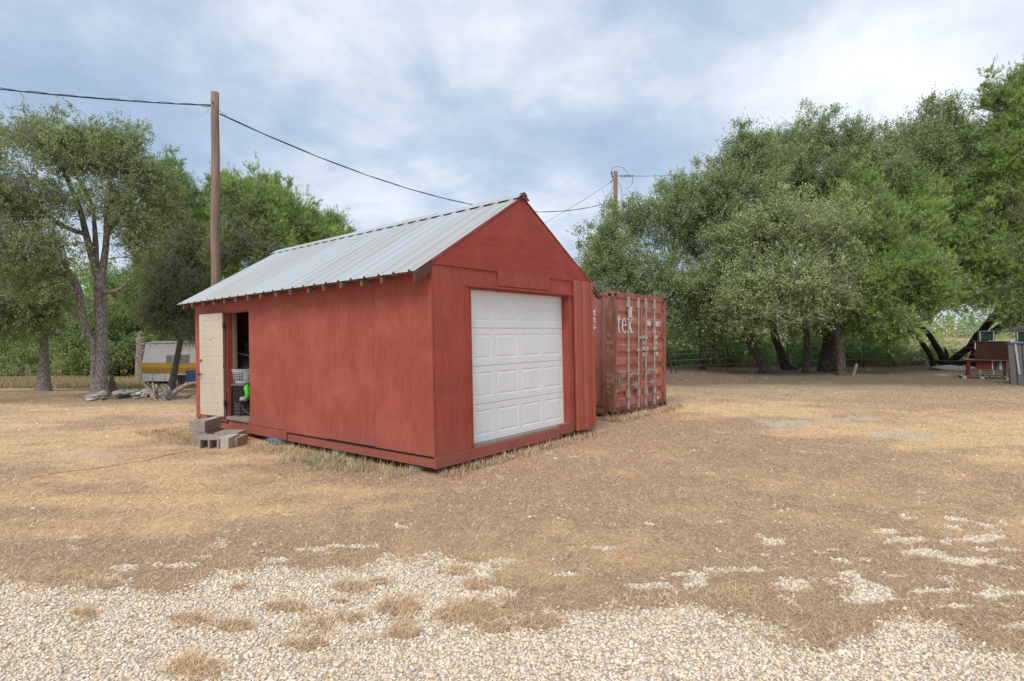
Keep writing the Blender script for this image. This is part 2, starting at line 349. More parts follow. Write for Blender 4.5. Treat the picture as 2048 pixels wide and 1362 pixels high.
def masks(x, y):
    x = np.asarray(x, float); y = np.asarray(y, float)
    n1 = fbm(x*1.6, y*1.6, 3, 5)-.5; n2 = fbm(x*6, y*6, 9, 3)-.5
    by = np.interp(x/np.maximum(y, .5), BT, BYs)
    g = (by-y)/.22+n1*1.8+n2*1.8
    near = (y < 14) & (y > .5)
    for p in CLUMPS: g = np.where(near, np.minimum(g, 3.2-4.8*ell(x, y, *p, .7)+n2*5+n1*2), g)
    q = np.full(x.shape, -9.)
    for p in PATCH: q = np.maximum(q, -1.9+3.3*ell(x, y, p[0], p[1], p[2]*1.5, p[3]*1.35, 1.1)+n2*6.5+n1*2.5)
    g = np.clip(np.maximum(g, q), -1, 1)*.5+.5
    g = np.where(y < 30, g, 0)
    yl = ell(x, y, 150, 880, 560, 110, .5)*.75
    for p in [(420, 1000, 420, 45), (200, 1060, 260, 30), (620, 985, 200, 35)]: yl = np.maximum(yl, ell(x, y, *p, .7)*.9)
    for p in [(1900, 870, 420, 45), (1500, 822, 260, 18), (2100, 910, 200, 30)]: yl = np.maximum(yl, ell(x, y, *p, .7))
    fb = fbm(x*.55, y*1.1, 21, 5)
    fb2 = fbm(x*2.3, y*2.3, 27, 4); yl = np.clip(yl*1.15-np.clip((fb-.5)*3.2, -.25, .9)-(fb2-.45)*1.6, 0, 1)
    yl = np.maximum(yl, sstep(28, 32, y)*sstep(.05, .15, -x/np.maximum(y, .5))*(y < 60)*.85)
    gr = np.zeros(x.shape)
    for p in [(660, 925, 80, 14), (720, 940, 60, 10), (250, 1140, 30, 5), (1600, 760, 110, 8), (1700, 765, 160, 6), (1500, 775, 80, 4), (375, 865, 30, 9), (1450, 905, 120, 14)]: gr = np.maximum(gr, ell(x, y, *p, .9)*np.clip(.3+n1*2.5+.4, 0, 1))
    gr = np.maximum(gr, .35*sstep(36, 40, y)*(x > 0))
    ba = np.zeros(x.shape)
    for p in [(190, 912, 110, 18), (330, 897, 90, 7), (60, 850, 120, 5), (420, 925, 120, 6), (560, 915, 90, 10), (1480, 770, 700, 9), (340, 830, 90, 8)]: ba = np.maximum(ba, ell(x, y, *p, 1.2)*.9*np.clip(.35+1.3*fbm(x*3, y*3, 51, 4), 0, 1))
    dk = np.zeros(x.shape)  # tree shade painted into ground colour, with leaf litter and an ash patch
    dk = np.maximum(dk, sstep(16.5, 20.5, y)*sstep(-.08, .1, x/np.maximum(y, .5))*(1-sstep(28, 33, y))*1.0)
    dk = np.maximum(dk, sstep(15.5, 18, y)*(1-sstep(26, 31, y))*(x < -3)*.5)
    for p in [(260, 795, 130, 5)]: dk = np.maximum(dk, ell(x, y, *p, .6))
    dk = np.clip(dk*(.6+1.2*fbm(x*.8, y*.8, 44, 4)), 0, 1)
    return g, yl, gr, ba, dk
def axis(dense_lo, dense_hi, step, lo, hi, gr):
    a = list(np.arange(dense_lo, dense_hi, step)); s = step; v = a[-1]
    while v < hi: s *= gr; v += s; a.append(v)
    s = step; v = a[0]; b = []
    while v > lo: s *= gr; v -= s; b.append(v)
    return np.array(b[::-1]+a)
gx = axis(-5.2, 5.8, .045, -900, 900, 1.035); gy = axis(2.2, 7.6, .04, -60, 1500, 1.03)
GX, GY = np.meshgrid(gx, gy); X1 = GX.ravel(); Y1 = GY.ravel()
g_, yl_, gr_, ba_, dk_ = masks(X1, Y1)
Z1 = ground_z(X1, Y1)+(fbm(X1*1.1, Y1*1.1, 5, 3)-.5)*.03*(Y1 < 60)+(fbm(X1*9, Y1*9, 6, 2)-.5)*.014*(Y1 < 14)
Z1 = Z1+np.where(Y1 > 60, (fbm(X1*.02, Y1*.02, 8, 3)-.5)*1.0*sstep(60, 120, Y1), 0)+sstep(120, 500, Y1)*3
ny, nx = GX.shape; idx = np.arange(nx*ny).reshape(ny, nx)
quads = np.stack([idx[:-1, :-1], idx[:-1, 1:], idx[1:, 1:], idx[1:, :-1]], -1).reshape(-1, 4)
def ground_mat():
    m, n, b = base_mat('dry_yard', .95, 0, .1); p = n.geo()
    a = n.new('ShaderNodeAttribute', attribute_name='col'); sp = n.new('ShaderNodeSeparateColor'); n.l.new(a.outputs['Color'], sp.inputs[0])
    a2 = n.new('ShaderNodeAttribute', attribute_name='col2'); sp2 = n.new('ShaderNodeSeparateColor'); n.l.new(a2.outputs['Color'], sp2.inputs[0])
    fib = n.noise(p, 55, 5, .75, 1.5); fib2 = n.noise(p, 16, 6, .7, 1.0); mid = n.noise(p, 2.2, 6, .65, .5); lg = n.noise(p, .35, 5, .6, .3)
    brown = n.ramp(fib, [(.3, (.10, .068, .045)), (.46, (.215, .152, .105)), (.6, (.30, .22, .15)), (.75, (.44, .34, .235))])
    brown = n.mix(n.math('MULTIPLY', n.ramp(fib2, [(.4, 0), (.7, 1)]), .45), brown, (.34, .245, .165))
    brown = n.mix(n.math('MULTIPLY', n.ramp(mid, [(.4, 0), (.7, 1)]), .35), brown, (.17, .12, .085))
    yel = n.ramp(fib, [(.28, (.24, .175, .105)), (.5, (.40, .30, .175)), (.75, (.53, .42, .26))])
    yel = n.mix(n.math('MULTIPLY', n.ramp(mid, [(.45, 0), (.65, 1)]), .6), yel, (.30, .23, .16))
    c = n.mix(sp.outputs[1], brown, yel)
    sand = n.mix(n.ramp(fib, [(.35, 0), (.65, 1)]), (.27, .205, .15), (.46, .365, .27)); c = n.mix(n.math('MULTIPLY', a.outputs['Alpha'], n.math('MULTIPLY_ADD', fib2, 1.2, .2, clamp=True)), c, sand)
    grn = n.mix(fib, (.07, .095, .035), (.17, .19, .085)); c = n.mix(n.math('MULTIPLY', sp.outputs[2], n.ramp(fib2, [(.38, 0), (.6, 1)])), c, grn)
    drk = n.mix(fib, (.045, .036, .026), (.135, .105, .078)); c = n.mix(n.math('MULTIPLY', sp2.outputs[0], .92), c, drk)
    lit = n.noise(p, 34, 2, .5); c = n.mix(n.math('MULTIPLY', n.ramp(lit, [(.70, 0), (.73, 1)]), .55), c, (.50, .46, .38))
    # gravel colour between and beyond the modelled stones
    vo = n.new('ShaderNodeTexVoronoi'); n.put(vo.inputs['Vector'], p); vo.inputs['Scale'].default_value = 48
    vs = n.new('ShaderNodeSeparateColor'); n.l.new(vo.outputs['Color'], vs.inputs[0])
    gc = n.ramp(vs.outputs[0], [(0, (.24, .20, .155)), (.3, (.42, .365, .29)), (.6, (.52, .465, .38)), (1, (.58, .53, .45))])
    edge = n.ramp(vo.outputs['Distance'], [(.25, 1), (.62, 0)])
    gc = n.mix(edge, (.25, .215, .17), gc)
    gm = n.ramp(n.math('ADD', sp.outputs[0], n.math('MULTIPLY', n.math('SUBTRACT', fib2, .5), .9)), [(.42, 0), (.56, 1)])
    c = n.mix(gm, c, gc)
    c = n.mix(1., c, (1.78, 1.66, 1.56), 'MULTIPLY')
    n.put(b.inputs['Base Color'], c)
    hh = n.math('ADD', n.math('MULTIPLY', fib, .5), n.math('MULTIPLY', n.math('MULTIPLY', edge, gm), .7))
    bump(n, b, hh, .55, .03)
    return m
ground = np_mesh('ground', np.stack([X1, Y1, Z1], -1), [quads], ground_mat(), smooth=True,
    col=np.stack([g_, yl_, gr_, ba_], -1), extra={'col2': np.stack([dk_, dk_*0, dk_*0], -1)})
tag(ground, kind='structure')

def gz(x, y): return ground_z(x, y)+(fbm(x*1.1, y*1.1, 5, 3)-.5)*.03+(fbm(x*9, y*9, 6, 2)-.5)*.014*(y < 14)
# ---------------------------------------------------------------- gravel stones (stuff)
import bmesh
def ico(sub=1):
    bm = bmesh.new(); bmesh.ops.create_icosphere(bm, subdivisions=sub, radius=1)
    v = np.array([x.co[:] for x in bm.verts]); f = np.array([[q.index for q in p.verts] for p in bm.faces]); bm.free(); return v, f
IV, IF = ico(2); IV1, IF1 = ico(1)
rng = np.random.default_rng(4)
def stones(name, n, region, size, dens_fn, seed, keep_below=.5):
    r = np.random.default_rng(seed)
    t = r.uniform(region[0], region[1], n); y = np.sqrt(r.uniform(region[2]**2, region[3]**2, n)); x = t*y
    ok = dens_fn(x, y, r.uniform(0, 1, n)); x = x[ok]; y = y[ok]; N = len(x)
    s = r.lognormal(0, .22, N)*size*.5
    ax = np.stack([s*r.uniform(.9, 1.45, N), s*r.uniform(.75, 1.1, N), s*r.uniform(.5, .85, N)], -1)
    # shape: icosphere pushed by a few random planes
    proto = []
    for k in range(24):
        v = IV.copy() if False else IV1.copy()
        for _ in range(7):
            d = r.normal(size=3); d /= np.linalg.norm(d); h = r.uniform(.42, .75); e = v@d; v -= np.outer(np.maximum(e-h, 0), d)*.9
        v += r.normal(size=v.shape)*.05
        proto.append(v)
    proto = np.array(proto); k = r.integers(0, 24, N)
    V = proto[k]*ax[:, None, :]
    a = r.uniform(0, 2*np.pi, N); b = r.normal(0, .35, N); c = r.normal(0, .35, N)
    def rotm(axis, ang):
        R = np.zeros((N, 3, 3)); i, j = [(1, 2), (0, 2), (0, 1)][axis]; R[:, axis, axis] = 1
        R[:, i, i] = np.cos(ang); R[:, j, j] = np.cos(ang); R[:, i, j] = -np.sin(ang); R[:, j, i] = np.sin(ang); return R
    R = rotm(2, a)@rotm(0, b)@rotm(1, c); V = np.einsum('nij,nvj->nvi', R, V)
    z = gz(x, y)+ax[:, 2]*r.uniform(-.2, .8, N)
    V = V+np.stack([x, y, z], -1)[:, None, :]
    pal = np.array([[.56, .53, .48], [.60, .58, .54], [.50, .48, .46], [.54, .47, .36], [.58, .50, .36], [.44, .42, .41], [.52, .40, .34], [.36, .34, .32], [.62, .60, .57], [.55, .50, .42]])*np.array([1.55, 1.46, 1.32])
    w_ = np.array([.17, .16, .12, .12, .08, .08, .04, .04, .12, .07]); w_ /= w_.sum()
    col = pal[r.choice(len(pal), N, p=w_)]*r.uniform(.8, 1.15, N)[:, None]
    nv = V.shape[1]; Fc = (IF1[None]+np.arange(N)[:, None, None]*nv).reshape(-1, 3)
    return np_mesh(name, V.reshape(-1, 3), [Fc], M['stone'], smooth=False, col=np.repeat(col, nv, 0))
def gsel(x, y, u):
    g = masks(x, y)[0]; return (g > .5+(u-.5)*.5)
o = stones('gravel', 125000, (-1.12, 1.12, 1.9, 5.4), .0195, gsel, 11)
tag(o, 'pale limestone gravel spread across the front of the yard', 'gravel', kind='stuff')
o = stones('gravel', 16000, (-.95, 1.1, 5.2, 8.5), .026, gsel, 14)
tag(o, 'thin white gravel patches showing through the brown grass', 'gravel', kind='stuff')
o = stones('loose_stones', 1500, (-1.0, 1.0, 3.6, 16), .03, lambda x, y, u: (u < .3+.9*(fbm(x*1.3, y*1.3, 77, 3)-.4)*2.5) & (masks(x, y)[0] < .5) & ~((np.abs(x+1.5) < 3.2) & (y > 8.5)), 12)
tag(o, 'loose pale pebbles scattered over the dry grass', 'pebbles', kind='stuff')

# ---------------------------------------------------------------- dry grass blades (stuff)
def blades(name, n, region, length, width, sel, seed, pal, tilt=(.15, .75), label=None, cat='grass', taper=1.0, zoff=0, clump=0):
    r = np.random.default_rng(seed)
    t = r.uniform(region[0], region[1], n); y = np.exp(r.uniform(math.log(region[2]), math.log(region[3]), n)); x = t*y
    if clump:
        m = n//clump; x = np.repeat(x[:m], clump)+r.normal(0, .045, m*clump); y = np.repeat(y[:m], clump)+r.normal(0, .045, m*clump); n = m*clump
    ok = sel(x, y, r.uniform(0, 1, n)); x = x[ok]; y = y[ok]; N = len(x)
    L = r.uniform(length[0], length[1], N)*(1+.0*y); W = r.uniform(width[0], width[1], N)*np.clip(y/5, .8, 3.)
    az = r.uniform(0, 2*np.pi, N); el = r.uniform(tilt[0], tilt[1], N)*np.pi/2
    d = np.stack([np.cos(az)*np.cos(el), np.sin(az)*np.cos(el), np.sin(el)], -1)
    sd_ = np.stack([-np.sin(az), np.cos(az), r.normal(0, .3, N)], -1)
    z = gz(x, y)+zoff+r.uniform(0, .008, N); P0 = np.stack([x, y, z], -1)
    bend = r.uniform(-.1, .45, N)[:, None]*L[:, None]; dn = np.array([0, 0, -1.])
    Pm = P0+d*L[:, None]*.5+dn*bend*.1; P1 = P0+d*L[:, None]+dn*bend*.5
    P1[:, 2] = np.maximum(P1[:, 2], z+.003)
    hw = sd_*W[:, None]*.5
    V = np.stack([P0-hw, P0+hw, Pm+hw*.8, Pm-hw*.8, P1], 1)
    base = np.arange(N)[:, None]*5
    Q = base+np.array([[0, 1, 2, 3]]); T = base+np.array([[3, 2, 4]])
    pal = np.array(pal); col = pal[r.integers(0, len(pal), N)]*r.uniform(.72, 1.22, N)[:, None]
    tone = masks(x, y)
    if 'dry' in name:
        yl = tone[1][:, None]; dk = tone[4][:, None]; col = col*(1+yl*np.array([.16, .12, -.08]))*(1-.62*dk)  # under-tree shade and litter also tinted into the blades
    o = np_mesh(name, V.reshape(-1, 3), [Q, T], M['straw'], col=np.repeat(col, 5, 0))
    tag(o, label, cat, kind='stuff'); return o
STRAW = [(.60, .45, .30), (.72, .55, .375), (.49, .36, .24), (.86, .69, .48), (.34, .245, .165), (.64, .485, .325), (.74, .57, .38)]
nog = lambda x, y, u: (masks(x, y)[0] < .5+(u-.5)*.5) & (masks(x, y)[3] < .25+.6*u) & ~((x-y > -8.4) & (x-y < -8.0) & (y < 0))
blades('dry_grass', 460000, (-1.0, 1.05, 2.4, 24), (.02, .058), (.002, .0042), nog, 1, STRAW, (.02, .42), 'brown dead grass matted over the middle of the yard')
edge = lambda x, y, u: (np.abs(masks(x, y)[0]-.35) < .34) & (y < 7)
blades('dry_grass_tufts', 26000, (-1.1, 1.1, 2.4, 6.6), (.04, .10), (.002, .004), edge, 5, [(.74, .51, .30), (.84, .62, .38), (.64, .43, .26), (.90, .68, .44)], (.06, .55), 'shaggy straw tufts edging the gravel', clump=9)
def midc(x, y, u):
    k = np.zeros(x.shape, bool)
    for p in CLUMPS: k |= ell(x, y, p[0], p[1], p[2]*1.15, p[3]*1.15, .7)+(vnoise(x*9, y*9, 71)-.5)*1.1 > .45
    return k & (u < .9)
blades('dry_grass_tufts', 90000, (-1.05, .6, 2.6, 4.6), (.04, .10), (.002, .004), midc, 6, [(.74, .51, .30), (.84, .62, .38), (.64, .43, .26), (.90, .68, .44)], (.05, .5), 'straw grass clumps growing up through the gravel')

# ================================================================ RED SHED
SR = Euler((-.0238, -.004, .886)); SHL = (-.9703, 7.0406, .0082)
shed = empty('red_shed', SHL, SR)
tag(shed, 'red painted plywood shed with pale ribbed metal roof and white garage door', 'shed')
SW = SR.to_matrix()
def shed_w(x, y, z): return SW @ Vector((x, y, z))+Vector(SHL)
def shed_at(px, py, xv):
    d = SW.transposed() @ Vector(((px-1024)/F, 1, -(py-PY)/F)); o = SW.transposed() @ (Vector((0, 0, H))-Vector(SHL))
    return o+d*((xv-o.x)/d.x)
W_, L_, HW, HR = 3.86, 7.22, 2.60, 3.77; XM = 1.89; SL = (HR-2.62)/XM
def zr(x): return HR-abs(x-XM)*SL        # roof line height
# side wall (x = 0 plane): plywood sheets butted with thin gaps
def side_sheet(y0, y1, z0, z1, name='wall_panel', dx=0):
    return MB().box((-.012-dx, y0+.0008, z0), (.0-dx, y1-.0008, z1)).build(name, M['red_side'], shed)
side_sheet(0.0, 1.2075, .150, 2.60); side_sheet(1.211, 2.3995, .160, 2.60); side_sheet(2.3945, 3.6345, .150, 2.60, dx=-.001)
side_sheet(3.6385, 4.874, .178, 2.262, dx=-.002); side_sheet(3.6385, 4.772, 2.2625, 2.60, dx=-.002); side_sheet(4.779, 5.79, 2.2625, 2.60)
side_sheet(5.79, 7.22, .15, 2.60)
# inner frame, back and right walls, floor, ceiling shade
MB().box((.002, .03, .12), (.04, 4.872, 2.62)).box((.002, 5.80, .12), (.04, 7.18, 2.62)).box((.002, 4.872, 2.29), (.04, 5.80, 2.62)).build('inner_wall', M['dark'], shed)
MB().box((.0, 7.19, .12), (3.8, 7.22, 2.6)).prism([(0, 2.6), (3.8, 2.6), (XM, HR-.02)], 7.19, 7.22).build('back_wall', M['red_side'], shed)
MB().box((3.81, .03, .12), (3.84, 7.19, 2.6)).build('side_wall', M['red_side'], shed)
MB().box((.02, .14, .17), (3.8, 7.18, .235)).build('floor', M['floor_wood'], shed)
# skirt boards
sk = MB()
sk.box((.006, .02, .0), (.045, 3.64, .178)); sk.box((.002, 3.643, .012), (.041, 4.90, .20)); sk.box((.010, 4.903, .0), (.05, 7.2, .17))
sk.box((-.02, 3.60, .01), (.004, 4.86, .168))
sk.build('skirt_board', M['red_skirt'], shed, bevel=.004)
sk = MB(); sk.box((-.012, -.022, -.005), (.62, .012, .146)); sk.box((.62, -.03, .0), (2.76, .06, .150)); sk.box((2.764, -.02, .03), (3.16, .05, .19)); sk.build('skirt_board', M['red_skirt'], shed, bevel=.004)
MB().box((2.66, .04, .0), (3.22, .2, .185)).build('sill_block', M['concrete'], shed, bevel=.006)
MB().box((.71, -.01, .150), (2.9, .16, .172)).build('threshold', M['bare_wood'], shed)
# front wall
def front(name, x0, x1, z0, z1, y=-.012, mat='red_front', t=.012): return MB().box((x0, y, z0), (x1, y+t, z1)).build(name, M[mat], shed)
front('wall_panel', -.010, .628, .150, 2.594)
front('wall_panel', .628, 1.262, 2.352, 2.594, y=-.010)
front('wall_panel', 1.262, 3.30, 2.352, 2.594, y=-.011)
front('wall_panel', 3.182, 3.84, .05, 2.594, y=-.008)
g = MB(); g.prism([(-.012, 2.598), (1.888, 2.598), (1.888, HR-.01), (-.012, 2.628)], -.026, -.010); g.build('gable_panel', M['red_gable'], shed)
g = MB(); g.prism([(1.892, 2.598), (3.86, 2.598), (3.86, 2.60), (1.892, HR-.012)], -.024, -.009); g.build('gable_panel', M['red_gable'], shed)
front('patch_board', 1.262, 2.528, 2.398, 2.612, y=-.032, mat='red_front')
MB().box((.60, -.052, 2.345), (3.19, -.006, 2.378)).build('door_header', M['red_trim'], shed, bevel=.003)
MB().box((.598, -.034, .10), (.640, .0, 2.345)).build('door_trim', M['red_trim'], shed, bevel=.003)
MB().box((.640, -.020, .16), (.700, -.004, 2.345)).box((.676, -.004, .16), (.702, .15, 2.345)).build('door_jamb', M['red_trim'], shed, bevel=.002)
MB().box((3.085, -.020, .16), (3.182, -.004, 2.345)).box((3.085, -.004, .16), (3.11, .15, 2.345)).build('door_jamb', M['red_trim'], shed, bevel=.002)
MB().box((.702, .0, 2.325), (3.085, .15, 2.35)).build('door_jamb', M['red_trim'], shed)
MB().box((-.018, -.018, .14), (-.001, .0, 2.60)).build('corner_trim', M['red_trim'], shed)
# corrugated sheet at the right
pf = []
for x, d in [(0, 0), (.03, 0), (.04, .03), (.09, .03), (.105, 0), (.19, 0), (.20, .008), (.22, .008), (.23, 0), (.29, 0), (.31, .045), (.37, .045), (.39, 0), (.46, 0), (.47, .008), (.49, .008), (.5, 0), (.57, 0), (.58, .03), (.62, .03)]: pf.append((3.235+x*.985, -.03-d))
g = MB(); n = len(pf); g.add([(x, y, .03) for x, y in pf]+[(x, y, 2.612) for x, y in pf], [(i, i+1, n+i+1, n+i) for i in range(n-1)])
o = g.build('corrugated_sheet', M['red_metal'], shed); sm = o.modifiers.new('t', 'SOLIDIFY'); sm.thickness = .003
MB().box((3.855, -.03, .03), (3.865, .3, 2.60)).build('corner_trim', M['red_metal'], shed)
# garage door: four sections with pressed panels
def pressed(m, x0, x1, z0, z1, y, t=.012):
    """raised-border pressed rectangle, facing -y"""
    w = .012; t = t*.5
    o_ = [(x0, z0), (x1, z0), (x1, z1), (x0, z1)]
    def ring(i): return [(x0+i, z0+i), (x1-i, z0+i), (x1-i, z1-i), (x0+i, z1-i)]
    rings = [(ring(0), y), (ring(w), y+t), (ring(w*1.8), y+t), (ring(w*3.6), y+t*.15)]
    vs = [(p[0], yy, p[1]) for r, yy in rings for p in r]; fs = []
    for k in range(3):
        for j in range(4): fs.append((k*4+j, k*4+(j+1) % 4, (k+1)*4+(j+1) % 4, (k+1)*4+j))
    fs.append((12, 13, 14, 15)); m.add(vs, fs)
gd_ = empty('garage_door', (0, 0, 0), parent=shed)
DX0, DX1, DZ0, DZ1 = .702, 3.084, .172, 2.330; DY = .115; sh_ = (DZ1-DZ0)/4
for k in range(4):
    z0 = DZ0+k*sh_+.003; z1 = DZ0+(k+1)*sh_-.003; m = MB()
    cols = []; cw = (DX1-DX0)/4
    for j in range(4): cols.append((DX0+j*cw+.055, DX0+(j+1)*cw-.055))
    pz0, pz1 = z0+.095, z1-.085
    # face with holes: strips
    xs = [DX0]+[v for c in cols for v in c]+[DX1]
    def fq(a, b, c_, d): m.add([(a, DY, c_), (b, DY, c_), (b, DY, d), (a, DY, d)], [(0, 1, 2, 3)])
    for i in range(len(xs)-1):
        if i % 2 == 0: fq(xs[i], xs[i+1], z0, z1)
        else: fq(xs[i], xs[i+1], z0, pz0); fq(xs[i], xs[i+1], pz1, z1); pressed(m, xs[i], xs[i+1], pz0, pz1, DY)
    m.add([(DX0, DY, z1), (DX1, DY, z1), (DX1, DY+.035, z1+.002), (DX0, DY+.035, z1+.002)], [(0, 1, 2, 3)])
    m.add([(DX0, DY, z0), (DX1, DY, z0), (DX1, DY+.035, z0-.002), (DX0, DY+.035, z0-.002)], [(0, 1, 2, 3)])
    m.box((DX0, DY+.04, z0), (DX1, DY+.05, z1))
    me = bpy.data.meshes.new('door_section'); me.from_pydata(m.v, [], m.f); me.materials.append(M['door_white'])
    o = bpy.data.objects.new('door_section', me); C.objects.link(o); o.parent = gd_
MB().box((DX0, DY+.0, DZ0-.02), (DX1, DY+.03, DZ0+.002)).build('bottom_seal', M['rubber'], gd_)
# roof: ribbed sheets on both slopes
OV = .30; Y0, Y1 = -.02, 7.40
def roof_side(sgn):
    prof = [(Y0, 0)]; y = Y0+.06
    while y < Y1-.07:
        prof += [(y, 0), (y+.018, .030), (y+.042, .030), (y+.060, 0)]
        if y+.305 < Y1-.05: prof += [(y+.150, 0), (y+.157, .005), (y+.172, .005), (y+.179, 0), (y+.222, 0), (y+.229, .005), (y+.244, .005), (y+.251, 0)]
        y += .305
    prof.append((Y1, 0)); n = len(prof); nrm = Vector((-SL*sgn*-1, 0, 1)).normalized()
    nrm = Vector((sgn*SL, 0, 1)).normalized()
    xe = -OV if sgn < 0 else W_+OV
    def pt(x, y, h):
        zb = HR-abs(x-XM)*SL+.045; return (x+nrm.x*h, y, zb+nrm.z*h)
    xs = [XM+sgn*.02, (XM+xe)/2, xe]
    vs = [pt(x, y+.0, h) for x in xs for y, h in prof]
    fs = [(k*n+i, k*n+i+1, (k+1)*n+i+1, (k+1)*n+i) for k in range(2) for i in range(n-1)]
    o = MB().add(vs, fs).build('roof_sheet', M['roof'], shed)
    s = o.modifiers.new('t', 'SOLIDIFY'); s.thickness = .0025; s.offset = 0
    return o
roof_side(-1); roof_side(1)
rc = MB(); a = .15
pts = [(XM-a, HR+.045+.036-a*SL), (XM-.01, HR+.045+.040), (XM+.01, HR+.045+.040), (XM+a, HR+.045+.036-a*SL)]
rc.add([(x, yy, z) for yy in (Y0-.03, Y1+.01) for x, z in pts], [(i, i+1, 5+i, 4+i) for i in range(3)])
o = rc.build('ridge_cap', M['roof'], shed); s = o.modifiers.new('t', 'SOLIDIFY'); s.thickness = .003
# rafters with exposed tails, rake boards
y = .62
rr = random.Random(3)
while y < 7.3:
    m = MB()
    for sgn in (-1, 1):
        xe = (-OV+.025) if sgn < 0 else (W_+OV-.03); k = rr.uniform(-.03, .02)
        pl_ = [(XM, HR-.02), (xe+k*-sgn, HR-abs(xe+k*-sgn-XM)*SL+.02), (xe+k*-sgn, HR-abs(xe-XM)*SL-.07), (0 if sgn < 0 else W_, HR-XM*SL-.10 if sgn < 0 else HR-(W_-XM)*SL-.10), (XM, HR-.13)]
        m.prism(pl_, y, y+.045)
    m.build('rafter', M['rafter'], shed); y += .46+rr.uniform(-.02, .02)
for k in range(6):
    x = -.22+k*.36
    if x < 1.8: MB().box((x, .01, zr(x)+.0), (x+.07, 7.38, zr(x)+.030), Matrix.Rotation(-math.atan(SL), 3, 'Y')).build('purlin', M['rafter'], shed)
def rake(sgn, mat, x0, x1, t, h, y0, y1, up=.032):
    m = MB(); m.prism([(x0, zr(x0)+up), (x1, zr(x1)+up), (x1, zr(x1)+up-h), (x0, zr(x0)+up-h)], y0, y1); return m.build('rake_board', M[mat], shed, bevel=.003)
rake(-1, 'brown_board', -.30, -.018, .02, .135, -.03, .01, .028)
rake(-1, 'red_trim', -.015, 1.885, .02, .030, -.034, .02, .036)
rake(1, 'red_trim', 1.895, 3.86, .02, .022, -.034, .02, .036)
rake(1, 'brown_board', 3.862, 4.14, .02, .10, -.03, .01, .028)
MB().prism([(XM-.05, HR-.01), (XM+.05, HR-.01), (XM+.06, HR+.055), (XM, HR+.095), (XM-.05, HR+.07)], -.065, .0).build('ridge_end', M['brown_board'], shed)
# entry door swung back against the side wall
leaf = empty('entry_door', (-.03, 5.80, .262), (0, 0, math.radians(5.2)), parent=shed)
DWd, DHt = .865, 1.985
m = MB(); XF = -.045
rows = [(.12, .50), (.62, 1.20), (1.32, 1.60), (1.72, 1.88)]
rows = [(.20, .62), (.76, 1.16), (1.30, 1.50), (1.62, 1.86)]
cols = [(.13, .38), (.485, .735)]
ys = [0, .13, .38, .485, .735, DWd]
def fx(a, b, c_, d): m.add([(XF, a, c_), (XF, b, c_), (XF, b, d), (XF, a, d)], [(0, 1, 2, 3)])
for i in range(5):
    if i % 2 == 0: fx(ys[i], ys[i+1], 0, DHt)
    else:
        z = 0
        for r0, r1 in rows: 
            fx(ys[i], ys[i+1], z, r0); z = r1
            mm = MB(); pressed(mm, ys[i], ys[i+1], r0, r1, XF, .010)
            m.add([(v[1], v[0], v[2]) for v in mm.v], mm.f)
        fx(ys[i], ys[i+1], z, DHt)
m.box((XF+.012, 0, 0), (.0, DWd, DHt)); m.box((XF+.0005, -.001, 0), (XF+.02, .004, DHt)).box((XF+.0005, DWd-.003, 0), (XF+.02, DWd+.001, DHt)).box((XF+.0005, 0, DHt-.004), (XF+.02, DWd, DHt))
m.build('door_leaf', M['door_cream'], leaf)
MB().box((XF-.0, -.004, 0), (-.0, -.0005, DHt)).build('door_edge', M['bare_wood'], leaf)
kn = MB(); kn.tube([(XF, .80, .80), (XF-.045, .80, .80)], .012, 8); kn.tube([(XF-.035, .80, .80), (XF-.05, .80, .80), (XF-.075, .80, .80)], [.018, .03, .018], 12); kn.build('door_knob', M['metal_dark'], leaf, smooth=True)
MB().tube([(XF+.002, .80, 1.07), (XF-.018, .80, 1.07)], .030, 16).build('deadbolt', M['brass'], leaf)
MB().tube([(XF+.002, .435, 1.47), (XF-.006, .435, 1.47)], .010, 10).build('peephole', M['metal_dark'], leaf)
for z in (.20, 1.68): MB().box((XF-.004, -.035, z), (XF+.03, .0, z+.11)).build('hinge', M['metal_dark'], leaf)
MB().box((XF-.002, -.006, .93), (XF+.02, .0, 1.0)).build('latch_plate', M['metal_dark'], leaf)
fr = MB(); fr.box((.0, 5.765, .235), (.10, 5.80, 2.262)); fr.build('door_frame', M['red_trim'], shed)
MB().box((.102, 5.74, .235), (.17, 5.79, 2.262)).build('door_frame', M['bare_wood'], shed)
MB().box((.0, 4.874, .235), (.10, 4.895, 2.262)).build('door_frame', M['bare_wood'], shed)
MB().box((.0, 4.895, 2.235), (.10, 5.765, 2.262)).build('door_frame', M['red_trim'], shed)
MB().box((-.03, 4.88, .205), (.25, 5.80, .262)).build('door_sill', M['floor_wood'], shed, bevel=.004)

# ---- things stored just inside the open doorway
def inside(px, py, xv): return shed_at(px, py, xv)
M['basket'] = simple('white_plastic', (.62, .62, .66), (.55, .55, .58), 6, .4); M['lime'] = simple('lime_plastic', (.10, .75, .05), (.06, .5, .03), 9, .45)
M['crate'] = simple('grey_crate', (.16, .16, .17), (.10, .10, .11), 10, .6); M['cord'] = simple('orange_cord', (.62, .16, .10), (.45, .12, .08), 14, .6)
M['bagw'] = simple('pale_plastic_bag', (.50, .49, .52), (.33, .32, .36), 6, .4); M['screen'] = simple('dark_mesh', (.05, .07, .06), None, 9, .6)
M['redtoy'] = simple('red_cloth', (.35, .04, .03), (.2, .03, .02), 9, .7); M['tan'] = simple('tan_paper', (.45, .38, .26), (.3, .25, .17), 9, .8)
c0 = inside(487, 752, .62)
fz = .262
def stand(px, py, xv): v = inside(px, py, xv); return Vector((v.x, v.y, v.z))
def thing_world(name, v, label, cat, rz=0, group=None):
    o = empty(name, shed_w(v.x, v.y, v.z), (0, 0, rz)); tag(o, label, cat, group); return o
